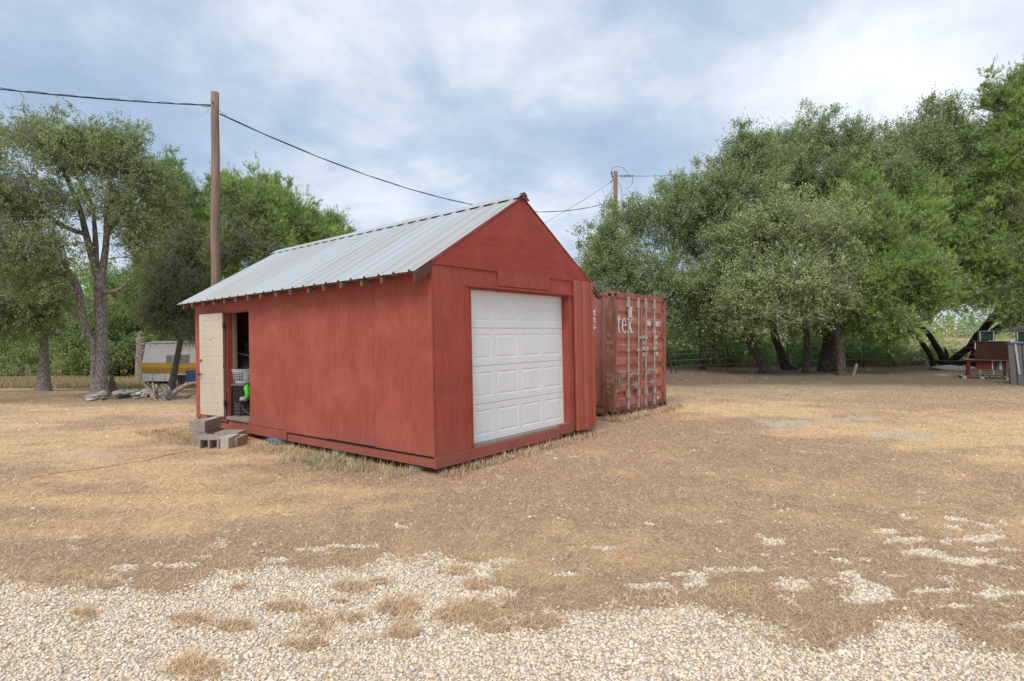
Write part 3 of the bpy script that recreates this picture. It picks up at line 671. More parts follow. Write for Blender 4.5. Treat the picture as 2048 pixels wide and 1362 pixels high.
bk = stand(486, 765, .30)
t = thing_world('storage_tote', Vector((bk.x, bk.y, fz)), 'dark plastic tote that holds up the white laundry basket', 'tote')
th = bk.z-fz
m = MB(); m.box((-.12, -.2, .0), (.12, .2, .03)); 
for a, b in (((-.13, -.21, .0), (-.11, .21, th-.05)), ((.11, -.21, .0), (.13, .21, th-.05)), ((-.13, -.21, .0), (.13, -.19, th-.05)), ((-.13, .19, .0), (.13, .21, th-.05))): m.box(a, b)
m.build('tub', M['dark'], t); MB().box((-.14, -.22, th-.05), (.14, .22, th-.005)).build('lid', M['crate'], t, bevel=.01)
t = thing_world('laundry_basket', bk, 'white plastic laundry basket with slotted sides inside the doorway', 'basket', .5)
m = MB(); n = 32; a_, b_ = .25, .17; hh = .27
def ring(z, k): return [(a_*k*math.cos(2*math.pi*j/n), b_*k*math.sin(2*math.pi*j/n), z) for j in range(n)]
m.add(ring(.0, .84)+ring(.05, .88)+ring(.21, .97)+ring(hh, 1.0)+ring(hh, 1.06)+ring(hh-.02, 1.06), [])
for k in (0, 2, 3, 4):
    for j in range(n): m.f.append((k*n+j, k*n+(j+1) % n, (k+1)*n+(j+1) % n, (k+1)*n+j))
m.f.append(tuple(range(n)))
for j in range(n):
    if j % 8 in (0, 1): m.f.append((n+j, n+(j+1) % n, 2*n+(j+1) % n, 2*n+j))
o = m.build('basket_body', M['basket'], t); s = o.modifiers.new('t', 'SOLIDIFY'); s.thickness = .004
m = MB()
for z in (.085, .12, .155, .185): m.tube([(p[0], p[1], p[2]) for p in ring(z, .9+.07*(z-.05)/.16)]+[ring(z, .9+.07*(z-.05)/.16)[0]], .006, 4)
for j in range(0, n):
    p, q = ring(.05, .88)[j], ring(.21, .97)[j]; m.tube([p, q], .005, 4)
m.build('lattice', M['basket'], t)
t = thing_world('window_screen', stand(484, 727, .34)+Vector((0, 0, .02)), 'white framed window screen lying across the laundry basket', 'screen', .5)
t.rotation_euler = Euler((.0, .0, .0)); R_ = Euler((math.radians(48), math.radians(16), .55))
t.rotation_euler = R_
m = MB(); ww, hh2 = .25, .22
m.box((-ww, -hh2, 0), (-ww+.03, hh2, .02)).box((ww-.03, -hh2, 0), (ww, hh2, .02)).box((-ww, -hh2, 0.001), (ww, -hh2+.03, .021)).box((-ww, hh2-.03, 0.001), (ww, hh2, .021)); m.build('frame', M['basket'], t)
MB().box((-ww+.03, -hh2+.03, .008), (ww-.03, hh2-.03, .010)).build('mesh', M['screen'], t)
def lumpy(name, c, r, mat, seed, label, cat, amp=.35):
    v = IV.copy(); rg = np.random.default_rng(seed)
    nn = sum(np.sin(v@rg.normal(size=3)*rg.uniform(2, 7)+rg.uniform(0, 6)) for _ in range(7))/7
    v = v*(1+amp*nn[:, None])*np.array(r); v[:, 2] = v[:, 2]
    o = np_mesh(name, v, [IF], mat, smooth=False); o.location = c; return tag(o, label, cat)
v = stand(496, 784, .2); lumpy('plastic_bag', shed_w(v.x, v.y, v.z), (.05, .09, .13), M['lime'], 3, 'bright lime green plastic bag below the laundry basket', 'bag', .9)
v = stand(474, 784, .17); lumpy('plastic_bag', shed_w(v.x, v.y, v.z), (.08, .09, .14), M['bagw'], 4, 'grey plastic bag stuffed beside the lime green one', 'bag', .8)
v = stand(489, 797, .22); lumpy('paper_bag', shed_w(v.x, v.y, v.z), (.10, .16, .05), M['bagw'], 5, 'crumpled white paper lying on top of the milk crate', 'paper', .5)
ck = stand(489, 830, .22); t = thing_world('milk_crate', Vector((ck.x+.03, ck.y+.1, fz)), 'grey lattice milk crate on the shed floor just inside the doorway', 'crate', .9)
m = MB(); cs = .16
for z in (.0, .06, .12, .18, .235):
    m.box((-cs, -cs, z), (cs, -cs+.012, z+.014)).box((-cs, cs-.012, z), (cs, cs, z+.014)).box((-cs, -cs, z+.001), (-cs+.012, cs, z+.015)).box((cs-.012, -cs, z+.001), (cs, cs, z+.015))
m.build('rim_and_rails', M['crate'], t); m = MB()
for i in range(7):
    x = -cs+i*(2*cs-.012)/6
    m.box((x, -cs+.002, 0), (x+.010, -cs+.012, .24)).box((x, cs-.012, 0), (x+.010, cs-.003, .24)).box((-cs+.002, x, 0), (-cs+.012, x+.01, .24)).box((cs-.012, x, 0), (cs-.003, x+.01, .24))
m.build('slats', M['crate'], t); MB().box((-cs, -cs, .003), (cs, cs, .008)).build('base', M['crate'], t)
v = stand(489, 822, .3); t = tag(MB().box((-.09, -.07, 0), (.09, .07, .17)).build('paper_sack', M['tan'], None, .02, loc=shed_w(ck.x+.03, ck.y+.1, fz+.012), rot=(0, 0, .6)), 'tan paper packet standing in the milk crate', 'packet')
v = stand(474, 806, .20); m = MB()
for q in range(3): m.tube([(v.x+.02*q+.02*math.sin(a*3+q), v.y+(.17-.01*q)*math.cos(a), v.z+(.045+.008*q)*math.sin(a)) for a in [2*math.pi*i/24 for i in range(25)]], .006, 6)
m.tube([(v.x, v.y-.15, v.z-.02), (v.x-.1, v.y-.5, v.z-.1), (.1, 4.95, .30), (-.045, 4.90, .262), (-.05, 4.83, .15), (-.03, 4.86, .05), (-.05, 4.80, -.02)], .004, 6)
m.v = [tuple(shed_w(*p)) for p in m.v]
tag(m.build('extension_cord', M['cord']), 'coiled orange extension cord spilling out over the shed doorstep', 'cord')
v = stand(480, 690, 1.0); sx = Vector((v.x, v.y, v.z-.22))
t = thing_world('wall_shelf', sx, 'dark shelf board deep inside the shed behind the open doorway', 'shelf', SR.z)
MB().box((-.3, -.5, -.025), (.3, .35, 0)).build('board', M['rafter'], t)
for y_ in (-.4, .25): MB().box((.22, y_, -.25), (.28, y_+.03, -.026)).build('bracket', M['metal_dark'], t)
p = stand(480, 695, .85); lumpy('cloth_bundle', shed_w(p.x, p.y, sx.z+.09), (.16, .16, .09), M['redtoy'], 7, 'red cloth bundle on the dark shelf inside the shed', 'cloth')
p = stand(489, 702, .78); tag(MB().box((-.1, -.05, -.03), (.1, .05, .04)).build('small_carton', M['tan'], None, .012, loc=shed_w(p.x, p.y, sx.z+.031), rot=(0, 0, 1.2)), 'pale tan carton in front of the red cloth bundle', 'carton')
p = stand(494, 683, .95); lumpy('plastic_bag', shed_w(p.x, p.y, sx.z+.17), (.10, .10, .16), M['bagw'], 9, 'pale plastic bag behind the red cloth bundle', 'bag')
p = stand(472, 690, .75); tag(MB().tube([shed_w(p.x, p.y, .25), shed_w(p.x, p.y, 2.25)], .011, 8).build('curtain_rod', M['door_white']), 'thin white rod standing upright in the dark shed', 'rod')

# ---- blocks and small things around the shed
def block(label, wx, wy, top=None, rz=0, size=(.39, .19, .19), holes=True, mat='concrete', lay='flat', dz=0, name='cinder_block'):
    """holes run along local y when lay == 'side' (openings face the side), up when 'flat'"""
    L, Wd, Ht = size; m = MB()
    if not holes: m.box((-L/2, -Wd/2, 0), (L/2, Wd/2, Ht))
    else:
        a, b = (Wd, Ht) if lay == 'side' else (Ht, Wd)
        # section in (x, b) extruded along a
        wl = .03
        rects = [(-L/2, 0, L/2, wl), (-L/2, b-wl, L/2, b), (-L/2, wl, -L/2+wl, b-wl), (L/2-wl, wl, L/2, b-wl), (-wl/2, wl, wl/2, b-wl)]
        for x0, c0_, x1, c1 in rects:
            if lay == 'side': m.box((x0, -Wd/2, c0_), (x1, Wd/2, c1))
            else: m.box((x0, c0_-Wd/2, 0), (x1, c1-Wd/2, Ht))
    z = (float(ground_z(wx, wy)) if top is None else top)+dz
    o = m.build(name, M[mat], None, .005, loc=(wx, wy, z), rot=(0, 0, rz)); return tag(o, label, 'block')
GR = 'concrete blocks stacked as a doorstep'
def sloc(x, y): p = shed_w(x, y, 0); return p.x, p.y
rz0 = SR.z+math.pi/2
def bxy(px, Y): return (px-1024)/F*Y, Y
def steps(lb, px, Y, size, mat, holes=False, top=None, rz=.0, g=GR):
    x, y = bxy(px, Y); return tag(block(lb, x, y, top=top, rz=rz, holes=holes, lay='side', size=size, mat=mat, dz=-.01 if top is None else 0), group=g)
steps('lone front cinder block of the doorstep, its two square holes facing out', 424, 9.12, (.335, .19, .195), 'concrete_pink', True, rz=-.02)
steps('solid pale paver of the doorstep beside the block with two holes', 457, 9.24, (.19, .38, .20), 'concrete_pale', rz=.0)
steps('doorstep block nearest the red skirting board', 476.5, 9.42, (.15, .40, .17), 'concrete_pink', rz=.02)
steps('low flat block behind the one with two square holes', 422, 9.43, (.38, .38, .17), 'concrete_pink', rz=.03)
steps('rear wide block of the doorstep under the door sill', 461, 9.78, (.40, .34, .20), 'concrete', rz=.03)
g2 = 'concrete blocks stacked under the cream door'; zb = float(ground_z(*bxy(400, 10.05)))
steps('lower grey block of the stack below the cream door', 407, 9.95, (.24, .36, .19), 'concrete', rz=.08, g=g2)
steps('lower block tucked behind in the stack under the cream door', 423, 10.12, (.15, .36, .19), 'concrete', rz=.05, g=g2)
steps('upper front block on top of the stack by the cream door', 407, 9.96, (.285, .38, .19), 'concrete', top=zb+.186, rz=-.05, g=g2)
steps('upper tan block at the back of the stack by the cream door', 425.5, 10.14, (.125, .38, .19), 'concrete_pale', top=zb+.187, rz=.03, g=g2)
for (px, py), lb, rz in (((572, 886), 'half buried grey block under the middle of the red side wall', .9), ((688, 911), 'pale block wedged under the red side wall near the green weeds', .7), ((845, 941), 'flat stone block under the near corner of the red shed', .9), ((1128, 868), 'grey block under the right end of the garage door sill', 2.4)):
    q = gp(px, py); tag(block(lb, q.x, q.y+.12, rz=rz, holes=False, size=(.36, .20, .15) if px < 800 else (.34, .22, .10), mat='concrete' if px != 688 else 'concrete_pale', dz=-.035, name='foundation_block'), group='foundation blocks under the red shed')
q = gp(1015, 902); v = IV1*np.array([.055, .04, .03]); o = np_mesh('white_stone', v, [IF1], M['concrete_pale']); o.location = (q.x, q.y, q.z+.02); tag(o, 'small white stone lying against the skirting below the garage door', 'stone')
v = shed_w(.1, 3.95, -.03); lumpy('tarp_scrap', (v.x, v.y, float(ground_z(v.x, v.y))+.06), (.30, .22, .06), simple('blue_grey_tarp', (.10, .17, .26), (.06, .1, .15), 8, .5), 13, 'crumpled blue tarp stuffed beneath the red skirting board', 'tarp', .5)
# long reddish cord on the lawn
cp = [gp(*p) for p in [(60, 957), (120, 946), (190, 938), (240, 930), (300, 920), (330, 912), (370, 904), (410, 896), (440, 889), (462, 880)]]
tag(MB().tube([(p.x, p.y, p.z+.008) for p in cp], .0045, 6).build('extension_cord', simple('faded_red_cord', (.42, .20, .14), None, 9, .7)), 'long faded red cord trailing across the yellow lawn', 'cord')
# weeds along the shed
def along(ax, ay, bx, by, wd):
    a = np.array(sloc(ax, ay)); b = np.array(sloc(bx, by)); L = np.linalg.norm(b-a); d = (b-a)/L
    def f(x, y, u):
        p = (x-a[0])*d[0]+(y-a[1])*d[1]; q = np.abs((x-a[0])*-d[1]+(y-a[1])*d[0])
        return (p > 0) & (p < L) & (q < wd*(.35+1.0*vnoise(x*2.5, y*2.5, 91))) & (u < 1.15-q/wd*.9)
    return f
GREEN = [(.32, .33, .16), (.52, .43, .27), (.64, .50, .34), (.70, .56, .38), (.56, .44, .29), (.28, .31, .13), (.66, .52, .36)]
blades('tall_grass', 26000, (-.62, -.1, 6.6, 11.5), (.05, .17), (.002, .004), along(-.22, .3, -.3, 4.0, .42), 21, GREEN, (.25, .9), 'tall mixed green and straw grass along the red side wall', 'grass', clump=7)
blades('tall_grass', 14000, (-.62, -.1, 6.6, 11.5), (.06, .17), (.002, .004), along(-.35, 1.0, -.6, 2.6, .42), 22, [(.22, .30, .10), (.30, .36, .15), (.52, .47, .28), (.66, .54, .36)], (.25, .9), 'fresh green weeds beside the pale foundation block', 'grass', clump=9)
blades('tall_grass', 40000, (-.25, .3, 6.6, 10.6), (.05, .14), (.0022, .004), along(.0, -.16, 3.9, -.16, .22), 23, STRAW+[(.30, .11, .085), (.26, .10, .08)], (.2, .85), 'short straw fringe dusted with red paint below the garage door', 'grass', clump=6)
blades('tall_grass', 12000, (-.75, -.4, 9, 13), (.05, .12), (.002, .004), along(-.75, 5.0, -.75, 7.4, .5), 24, [(.48, .33, .26), (.55, .42, .29), (.36, .34, .18), (.42, .26, .20)], (.3, .9), 'reddish dry grass around the stacked blocks', 'grass', clump=7)
def ccon(x, y, u): 
    p = (x-2.09)*.658+(y-11.53)*.753; q = -(x-2.09)*.753+(y-11.53)*.658
    return (np.abs(q+.12) < .28) & (p > -.4) & (p < 2.9)
blades('tall_grass', 26000, (.1, .4, 11, 14.5), (.05, .13), (.0025, .005), ccon, 25, STRAW, (.2, .85), 'straw grass along the foot of the shipping container', 'grass', clump=6)

# ================================================================ SHIPPING CONTAINER
CR = .8523; cont = empty('shipping_container', (2.0934, 11.534, 0), (0, 0, CR))
tag(cont, 'rusty red shipping container with galvanised lock rods behind the shed', 'container')
CH, CW, CL = 2.59, 2.44, 6.06
# corner castings with pockets
for cx in (0, CW-.178):
    for cz in (0, CH-.118):
        m = MB().box((cx, -.004, cz), (cx+.178, .16, cz+.118)); o = m.build('corner_casting', M['cont_frame'], cont, .006)
        MB().box((cx+.055, -.008, cz+.03), (cx+.125, -.003, cz+.09)).build('pocket', M['hole'], o)
        if cx == 0: MB().box((-.004, .05, cz+.03), (.001, .115, cz+.09)).build('pocket', M['hole'], o)
    for cz in (0, CH-.118): MB().box((cx, CL-.16, cz), (cx+.178, CL, cz+.118)).build('corner_casting', M['cont_frame'], cont, .006)
for cx in (0, CW-.12):
    m = MB().box((cx, 0, .119), (cx+.12 if cx == 0 else cx+.12, .07, CH-.119)); 
    if cx == 0: m.box((0, .07, .119), (.03, .19, CH-.119))
    else: m.box((CW-.03, .07, .119), (CW, .19, CH-.119))
    m.build('corner_post', M['cont_frame'] if cx == 0 else M['cont_rail'], cont, .004)
MB().box((0, CL-.15, .119), (.12, CL, CH-.119)).build('corner_post', M['cont_rail'], cont); MB().box((CW-.12, CL-.15, .119), (CW, CL, CH-.119)).build('corner_post', M['cont_rail'], cont)
MB().box((.179, .0, CH-.125), (CW-.179, .10, CH-.005)).build('door_header', M['cont_rail'], cont, .004)
MB().box((.179, .0, .02), (CW-.179, .10, .15)).build('door_sill', M['cont_frame'], cont, .004)
for k in range(4): MB().box((.55+k*.42, -.03, .0), (.62+k*.42, .02, .10)).build('sill_lug', M['cont_frame'], cont)
for xx in (.31, .40, 2.05, 2.14): MB().box((xx, -.004, .03), (xx+.05, .003, .09)).build('pocket', M['hole'], cont)
MB().box((0, .16, CH-.075), (.06, CL-.16, CH-.01)).build('top_rail', M['cont_rail'], cont); MB().box((CW-.06, .16, CH-.075), (CW, CL-.16, CH-.01)).build('top_rail', M['cont_rail'], cont)
m = MB().box((0.01, .16, .04), (.03, CL-.16, .20)); m.box((0, .16, .02), (.055, CL-.16, .04)).box((0, .16, .185), (.055, CL-.16, .2)); m.build('bottom_rail', M['cont_frame'], cont)
MB().box((CW-.05, .16, .04), (CW, CL-.16, .2)).build('bottom_rail', M['cont_frame'], cont)
def corr_side(x0, sg):
    pts = []; y = .19
    while y < CL-.2:
        for dy, d in ((0, 0), (.072, 0), (.140, .036), (.210, .036)): pts.append((x0+sg*(.008+d), y+dy))
        y += .278
    pts.append((x0+sg*.008, CL-.15)); n = len(pts)
    return MB().add([(p[0], p[1], .2) for p in pts]+[(p[0], p[1], CH-.07) for p in pts], [(i, i+1, n+i+1, n+i) for i in range(n-1)]).build('side_wall', M['cont_side'], cont)
corr_side(0, 1); corr_side(CW, -1)
MB().box((.05, .1, CH-.05), (CW-.05, CL-.05, CH-.04)).build('roof', M['cont_side'], cont); MB().box((.05, .16, .1), (CW-.05, CL-.05, .16)).build('floor', M['cont_frame'], cont)
MB().box((.1, CL-.04, .15), (CW-.1, CL-.01, CH-.05)).build('end_wall', M['cont_side'], cont)
# door leaves with horizontal corrugation
def door(x0, x1, hinge_x, mat):
    d = empty('door', (0, 0, 0), parent=cont); m = MB(); z0, z1 = .16, CH-.13; y0 = .028
    m.box((x0, y0, z0), (x0+.06, y0+.05, z1)).box((x1-.06, y0, z0), (x1, y0+.05, z1)).box((x0+.06, y0, z0), (x1-.06, y0+.05, z0+.10)).box((x0+.06, y0, z1-.09), (x1-.06, y0+.05, z1))
    # pressed panel profile
    pr = [(y0+.004, z0+.10)]; z = z0+.16
    while z < z1-.2:
        pr += [(y0+.004, z), (y0+.040, z+.035), (y0+.040, z+.115), (y0+.004, z+.175)]; z += .286
    pr.append((y0+.004, z1-.09)); n = len(pr); a, b = x0+.06, x1-.06
    m.add([(a, p[0], p[1]) for p in pr]+[(b, p[0], p[1]) for p in pr], [(i, i+1, n+i+1, n+i) for i in range(n-1)])
    m.build('door_panel', mat, d)
    g = MB().box((x0-.012, y0+.012, z0-.01), (x0, y0+.045, z1+.01)).box((x1, y0+.012, z0-.01), (x1+.012, y0+.045, z1+.01)).box((x0, y0+.012, z1), (x1, y0+.045, z1+.02)).box((x0, y0+.012, z0-.02), (x1, y0+.045, z0)); g.build('gasket', M['rubber'], d)
    for z in (.33, .93, 1.60, 2.27): MB().box((hinge_x-.05, .0, z), (hinge_x+.06, .034, z+.09)).tube([(hinge_x+(.05 if hinge_x > 1 else -.04), .01, z-.02), (hinge_x+(.05 if hinge_x > 1 else -.04), .01, z+.11)], .018, 8).build('hinge', M['cont_rail'], d)
    return d
dl = door(.135, 1.205, .14, M['cont_door']); dr = door(1.232, 2.305, 2.28, M['cont_door'])
def rod(par, x, lean):
    r = empty('lock_rod', (0, 0, 0), parent=par)
    MB().tube([(x, -.012, .10), (x, -.012, CH-.07)], .017, 10).build('rod', M['galv'], r)
    m = MB()
    for z in (.135, CH-.15): m.box((x-.035, -.03, z-.05), (x+.035, .02, z+.06))
    m.build('cam_end', M['galv'], r, .006)
    m = MB()
    for z in (.34, 1.33, 2.28): m.box((x-.045, -.034, z), (x+.045, .03, z+(.16 if z != 1.33 else .05)))
    m.build('guide_bracket', M['galv'], r, .008)
    return r
rods = [rod(dl, .615, 0), rod(dl, 1.057, 0), rod(dr, 1.404, 0), rod(dr, 1.816, 0)]
def handle(r, x0, x1, z):
    s = 1 if x1 > x0 else -1
    m = MB().tube([(x0, -.03, z), (x0+s*.10, -.055, z+.03), (x0+s*.16, -.06, z+.01), (x1, -.05, z+.015)], [.014, .012, .012, .011], 8)
    m.box((min(x0, x0+s*.17)-.0, -.03, z-.055), (max(x0, x0+s*.17), -.018, z+.02)); m.tube([(x0+s*.15, -.03, z-.07), (x0+s*.15, -.06, z+.09)], .012, 6); m.tube([(x0+s*.22, -.03, z-.05), (x0+s*.19, -.055, z+.06)], .009, 6)
    m.build('handle', M['galv'], r)
handle(rods[0], .635, 1.03, .83); handle(rods[1], 1.03, .66, .585); handle(rods[2], 1.42, 1.79, .87); handle(rods[3], 1.79, 1.50, .60)
MB().box((1.10, -.01, 1.60), (1.34, .02, 1.66)).build('door_catch', M['galv'], dl, .006)
MB().box((.225, .022, .55), (.40, .026, .89)).build('data_plate', M['grey_plate'], dl)
MB().box((1.94, .022, .775), (2.05, .026, .89)).build('sticker', M['yellow_sticker'], dr)
MB().box((2.03, .022, .175), (2.11, .026, .245)).build('sticker', M['white_paint'], dr)
# lettering: flat outlines
def text_obj(s, size, par, loc, rot, mat, name='lettering', sx=1., align='LEFT', bold=0.):
    cu = bpy.data.curves.new('t', 'FONT'); cu.body = s; cu.size = size; cu.align_x = align; cu.offset = bold; cu.resolution_u = 3
    to = bpy.data.objects.new('t', cu); C.objects.link(to); bpy.context.view_layer.update()
    me = bpy.data.meshes.new_from_object(to.evaluated_get(bpy.context.evaluated_depsgraph_get())); bpy.data.objects.remove(to)
    me.materials.clear(); me.materials.append(mat); me.transform(Matrix.Diagonal((sx, 1, 1, 1)))
    o = bpy.data.objects.new(name, me); C.objects.link(o); o.parent = par; o.location = loc; o.rotation_euler = rot; return o
FR = (math.pi/2, 0, 0); LY = .0235
def poly_mesh(polys, par, loc, mat, name, sc):
    m = MB()
    for k, p in enumerate(polys): m.add([(x*sc[0], -.0006*k, y*sc[1]) for x, y in p], [tuple(range(len(p)))])
    o = m.build(name, mat, par); o.location = loc; return o
def arc(cx, cy, rx, ry, a0, a1, n=14): return [(cx+rx*math.cos(math.radians(a0+(a1-a0)*i/n)), cy+ry*math.sin(math.radians(a0+(a1-a0)*i/n))) for i in range(n+1)]
def strip(outer, inner): # quads between two equal-length curves
    return [[outer[i], outer[i+1], inner[i+1], inner[i]] for i in range(len(outer)-1)]
# serif t, e, x in a unit x-height
T_ = [[(.14, .22), (.34, .22), (.34, 1.30), (.30, 1.30), (.14, 1.12)], [(.0, .90), (.52, .90), (.52, 1.0), (.06, 1.0)], [(.0, .90), (.14, .90), (.34, 1.33), (.30, 1.33)]]+strip(arc(.36, .24, .22, .26, 180, 320), arc(.44, .26, .11, .17, 180, 320))
E_ = strip(arc(.42, .5, .40, .52, 0, 310, 26), arc(.46, .5, .22, .42, 0, 318, 26))+[[(.2, .50), (.80, .50), (.80, .58), (.2, .58)]]
X_ = [[(.02, .98), (.30, .98), (.86, .02), (.58, .02)], [(.66, .98), (.76, .98), (.20, .02), (.10, .02)], [(-.04, .93), (.38, .93), (.38, 1.), (-.04, 1.)], [(.54, .93), (.90, .93), (.90, 1.), (.54, 1.)], [(-.04, .0), (.34, .0), (.34, .07), (-.04, .07)], [(.48, .0), (.94, .0), (.94, .07), (.48, .07)]]
off = lambda P, dx: [[(x+dx, y) for x, y in p] for p in P]
poly_mesh(off(T_, 0)+off(E_, .56)+off(X_, 1.42), dl, (.205, LY-.001, 1.735), M['white_paint'], 'lettering', (.262, .30))
# torn white emblem above the lettering
poly_mesh([[(.03, 0), (.19, 0), (.16, .10), (.19, .24), (.15, .21), (.13, .25), (.08, .22), (.04, .26), (.0, .13)]], dl, (.66, LY, 2.07), M['white_paint'], 'emblem', (1, 1))
text_obj('TGHU', .145, dr, (1.475, LY, 1.905), FR, M['white_paint'], sx=.58, bold=.012)
text_obj('391873 7', .15, dr, (1.84, LY, 1.895), FR, M['white_paint'], sx=.60, bold=.012)
text_obj('2261', .125, dr, (1.80, LY, 1.735), FR, M['white_paint'], sx=.66, bold=.009)
for i, (a, b) in enumerate((('MAX.GR.', '24 000 K'), ('TARE', '52 910 L'), ('PAYLOAD', '2 100 K'), ('CU.CAP.', '33.1 CU.M'))):
    z = 1.60-i*.128; text_obj(a, .105, dr, (1.31, LY, z), FR, M['white_paint'], sx=.60, bold=.008); text_obj(b, .105, dr, (1.84, LY, z), FR, M['white_paint'], sx=.5, bold=.008)
# stacked code on the side and chalk on the corner post
SRt = (math.pi/2, 0, -math.pi/2)
for i, ch in enumerate('2261'): text_obj(ch, .16, cont, (.0035, .545, 2.11-i*.15), SRt, M['white_paint'], 'lettering', 1.5, bold=.006)
for i, ch in enumerate('FP'): text_obj(ch, .13, cont, (.0035, .535, 1.50-i*.13), SRt, M['white_paint'], 'lettering', 1.0)
for i, (s, z) in enumerate((('TEX', 1.66), ('GWO', 1.50), ('7/16', 1.33), ('|', 1.13), ('PORT', .82), ('DAMP', .70), ('W/L', .58), ('7/15', .46))):
    text_obj(s, .10, cont, (-.0015, .165, z), SRt, M['chalk'], 'chalk_writing', .62)
text_obj('HL', .09, cont, (.0015, .30, .07), SRt, M['chalk'], 'chalk_writing', 1)
# ================================================================ POLES AND WIRES
def sagline(a, b, sag, n=24): return [a.lerp(b, i/n)-Vector((0, 0, 4*sag*(i/n)*(1-i/n))) for i in range(n+1)]
PYd = 15.5; pb_ = Vector(((430.5-1024)/F*PYd, PYd, float(ground_z(-8.2, 15.5)))); pt_ = at(431, 185, PYd)
pole = empty('utility_pole', pb_); tag(pole, 'tall weathered wooden pole rising behind the left end of the shed roof', 'utility pole')
m = MB(); hgt = pt_.z-pb_.z; rp = random.Random(2)
m.tube([(0+.012*math.sin(i*1.3), 0, hgt*i/14) for i in range(15)], [.124-.022*i/14 for i in range(15)], 18); m.build('pole_shaft', M['pole'], pole, smooth=True)
MB().tube([(0, -.113, hgt-.33), (0, -.15, hgt-.33)], .02, 8).tube([(0, -.113, hgt-.45), (0, -.13, hgt-.45)], .012, 8).build('bolt', M['metal_dark'], pole)
m = MB().tube([(-.12, 0, hgt-.38), (-.3, -.05, hgt-.42), (-.40, -.1, hgt-.36)], .012, 6).tube([(.11, 0, hgt-.50), (.3, .05, hgt-.62)], .012, 6).tube([(-.16, 0, hgt-.36), (-.2, -.02, hgt-.60), (-.24, 0, hgt-.40)], .006, 5); m.build('wire_clamp', M['galv'], pole)
wa = pb_+Vector((.12, 0, hgt-.60)); P2 = 36.
wb = at(1226, 402, P2)
def cable(a, b, sag, r, label, lash=True, n=40):
    L = sagline(a, b, sag, n); m = MB().tube(L, r, 6)
    if lash: m.tube([p+Vector((0, .02*math.sin(i*1.7), .018+.012*math.sin(i*2.1))) for i, p in enumerate(L)], r*.6, 5)
    return tag(m.build('overhead_wire', M['cable']), label, 'wire')
cable(wa, wb, 1.55, .014, 'sagging black service wire from the near pole over the shed roof')
we = at(0, 168, 12.0); wst = pb_+Vector((-.12, 0, hgt-.36)); cable(wst, wst+(we-wst)*1.6, .12, .013, 'black twisted wire running left from the near pole')
b2 = Vector(((1231-1024)/F*P2, P2, -.04)); t2 = at(1231, 343, P2); h2 = t2.z-b2.z
pole2 = empty('utility_pole', b2); tag(pole2, 'distant brown power pole with insulators standing above the oak crowns', 'utility pole')
MB().tube([(0, 0, 0), (0, 0, h2*.5), (0, 0, h2)], [.17, .15, .13], 12).build('pole_shaft', M['pole_far'], pole2, smooth=True)
zi = at(1231, 352, P2).z-b2.z
m = MB(); m.tube([(.13, 0, zi), (1.2, 0, zi)], .018, 6)
for x in (.42, .57, .72, .90, 1.06): m.lathe([(0, -.02), (.09, -.02), (.05, .02), (0, .03)], (x, 0, zi), 10)
# discs turned on edge
m2 = MB().tube([(.13, 0, zi), (1.2, 0, zi)], .02, 6)
for x in (.40, .56, .72, .90, 1.06): m2.tube([(x-.02, 0, zi), (x, 0, zi), (x+.01, 0, zi), (x+.05, 0, zi)], [.03, .095, .09, .03], 10)
m2.build('insulator_string', M['insul'], pole2)
MB().tube([(-.26, 0, zi+.28), (-.20, 0, zi-.15)], [.05, .035], 8).tube([(-.13, 0, zi-.1), (-.24, 0, zi-.05)], .02, 6).tube([(-.1, 0, zi-.2), (-.33, 0, zi-.42), (-.25, 0, zi-.45)], .03, 6).build('fuse_cutout', M['insul'], pole2)
lp = [(-.25, 0, zi+.3), (-.2, 0, zi+.52), (.1, 0, zi+.62), (.5, 0, zi+.52), (.75, 0, zi+.25), (.85, 0, zi)]
lq = [(1.12, 0, zi-.1), (1.1, 0, zi-.45), (.9, 0, zi-.75), (.6, 0, zi-.78)]; lr = [(.15, 0, zi-.4), (.35, 0, zi-.75), (.42, 0, zi-1.2), (.3, 0, zi-1.6)]
MB().tube(lp, .012, 5).tube(lq, .012, 5).tube(lr, .012, 5).build('jumper_loop', M['cable'], pole2)
cable(at(1268, 352, P2), at(1500, 334, 30), .15, .012, 'thin power line leaving the distant pole to the right', False)
cable(at(1222, 364, P2), at(1040, 470, 55), .2, .012, 'thin grey guy wire slanting down left from the distant pole top', False)
cable(at(1227, 371, P2), at(1190, 440, 40), .05, .012, 'short steep wire below the top of the distant pole', False)
cable(at(1236, 402, P2), at(1420, 380, 50), .4, .012, 'low wire continuing right from the distant pole behind the oaks', False)

# ================================================================ FENCES
def fence(name, pts, hts, leans, wires, pm, rad, label, wr=.006, wood=True):
    f = empty(name, pts[0]); tag(f, label, 'fence'); o0 = pts[0]; tops = []
    for p, h, ln in zip(pts, hts, leans):
        q = p-o0; kink = Vector((ln*.3+.02, 0, h*.5))
        MB().tube([q+Vector((0, 0, -.2)), q+kink, q+Vector((ln, 0, h))], [rad*1.1, rad, rad*.85], 7).build('post', pm, f); tops.append((q, h, ln))
    for wz in wires:
        L = [q+Vector((ln*wz, 0, h*wz)) for q, h, ln in tops]
        MB().tube(L, wr, 4).build('wire', M['galv'], f)
    return f
pxs = [(-60, 757), (12, 756), (32, 756), (53, 757), (62, 757), (113, 757), (148, 756), (170, 757), (222, 752), (262, 753), (300, 750)]
fence('wire_fence', [gp(*p) for p in pxs], [1.1, 1.15, 1.0, 1.1, 1.15, 1.2, 1.15, 1.3, 1.25, 1.25, 1.2], [0, .1, 0, -.05, -.3, -.25, .06, .05, -.1, .02, .1], (.35, .6, .85, .97), M['dead_wood'], .05, 'old wire fence with crooked cedar posts at the edge of the left woods', .012)
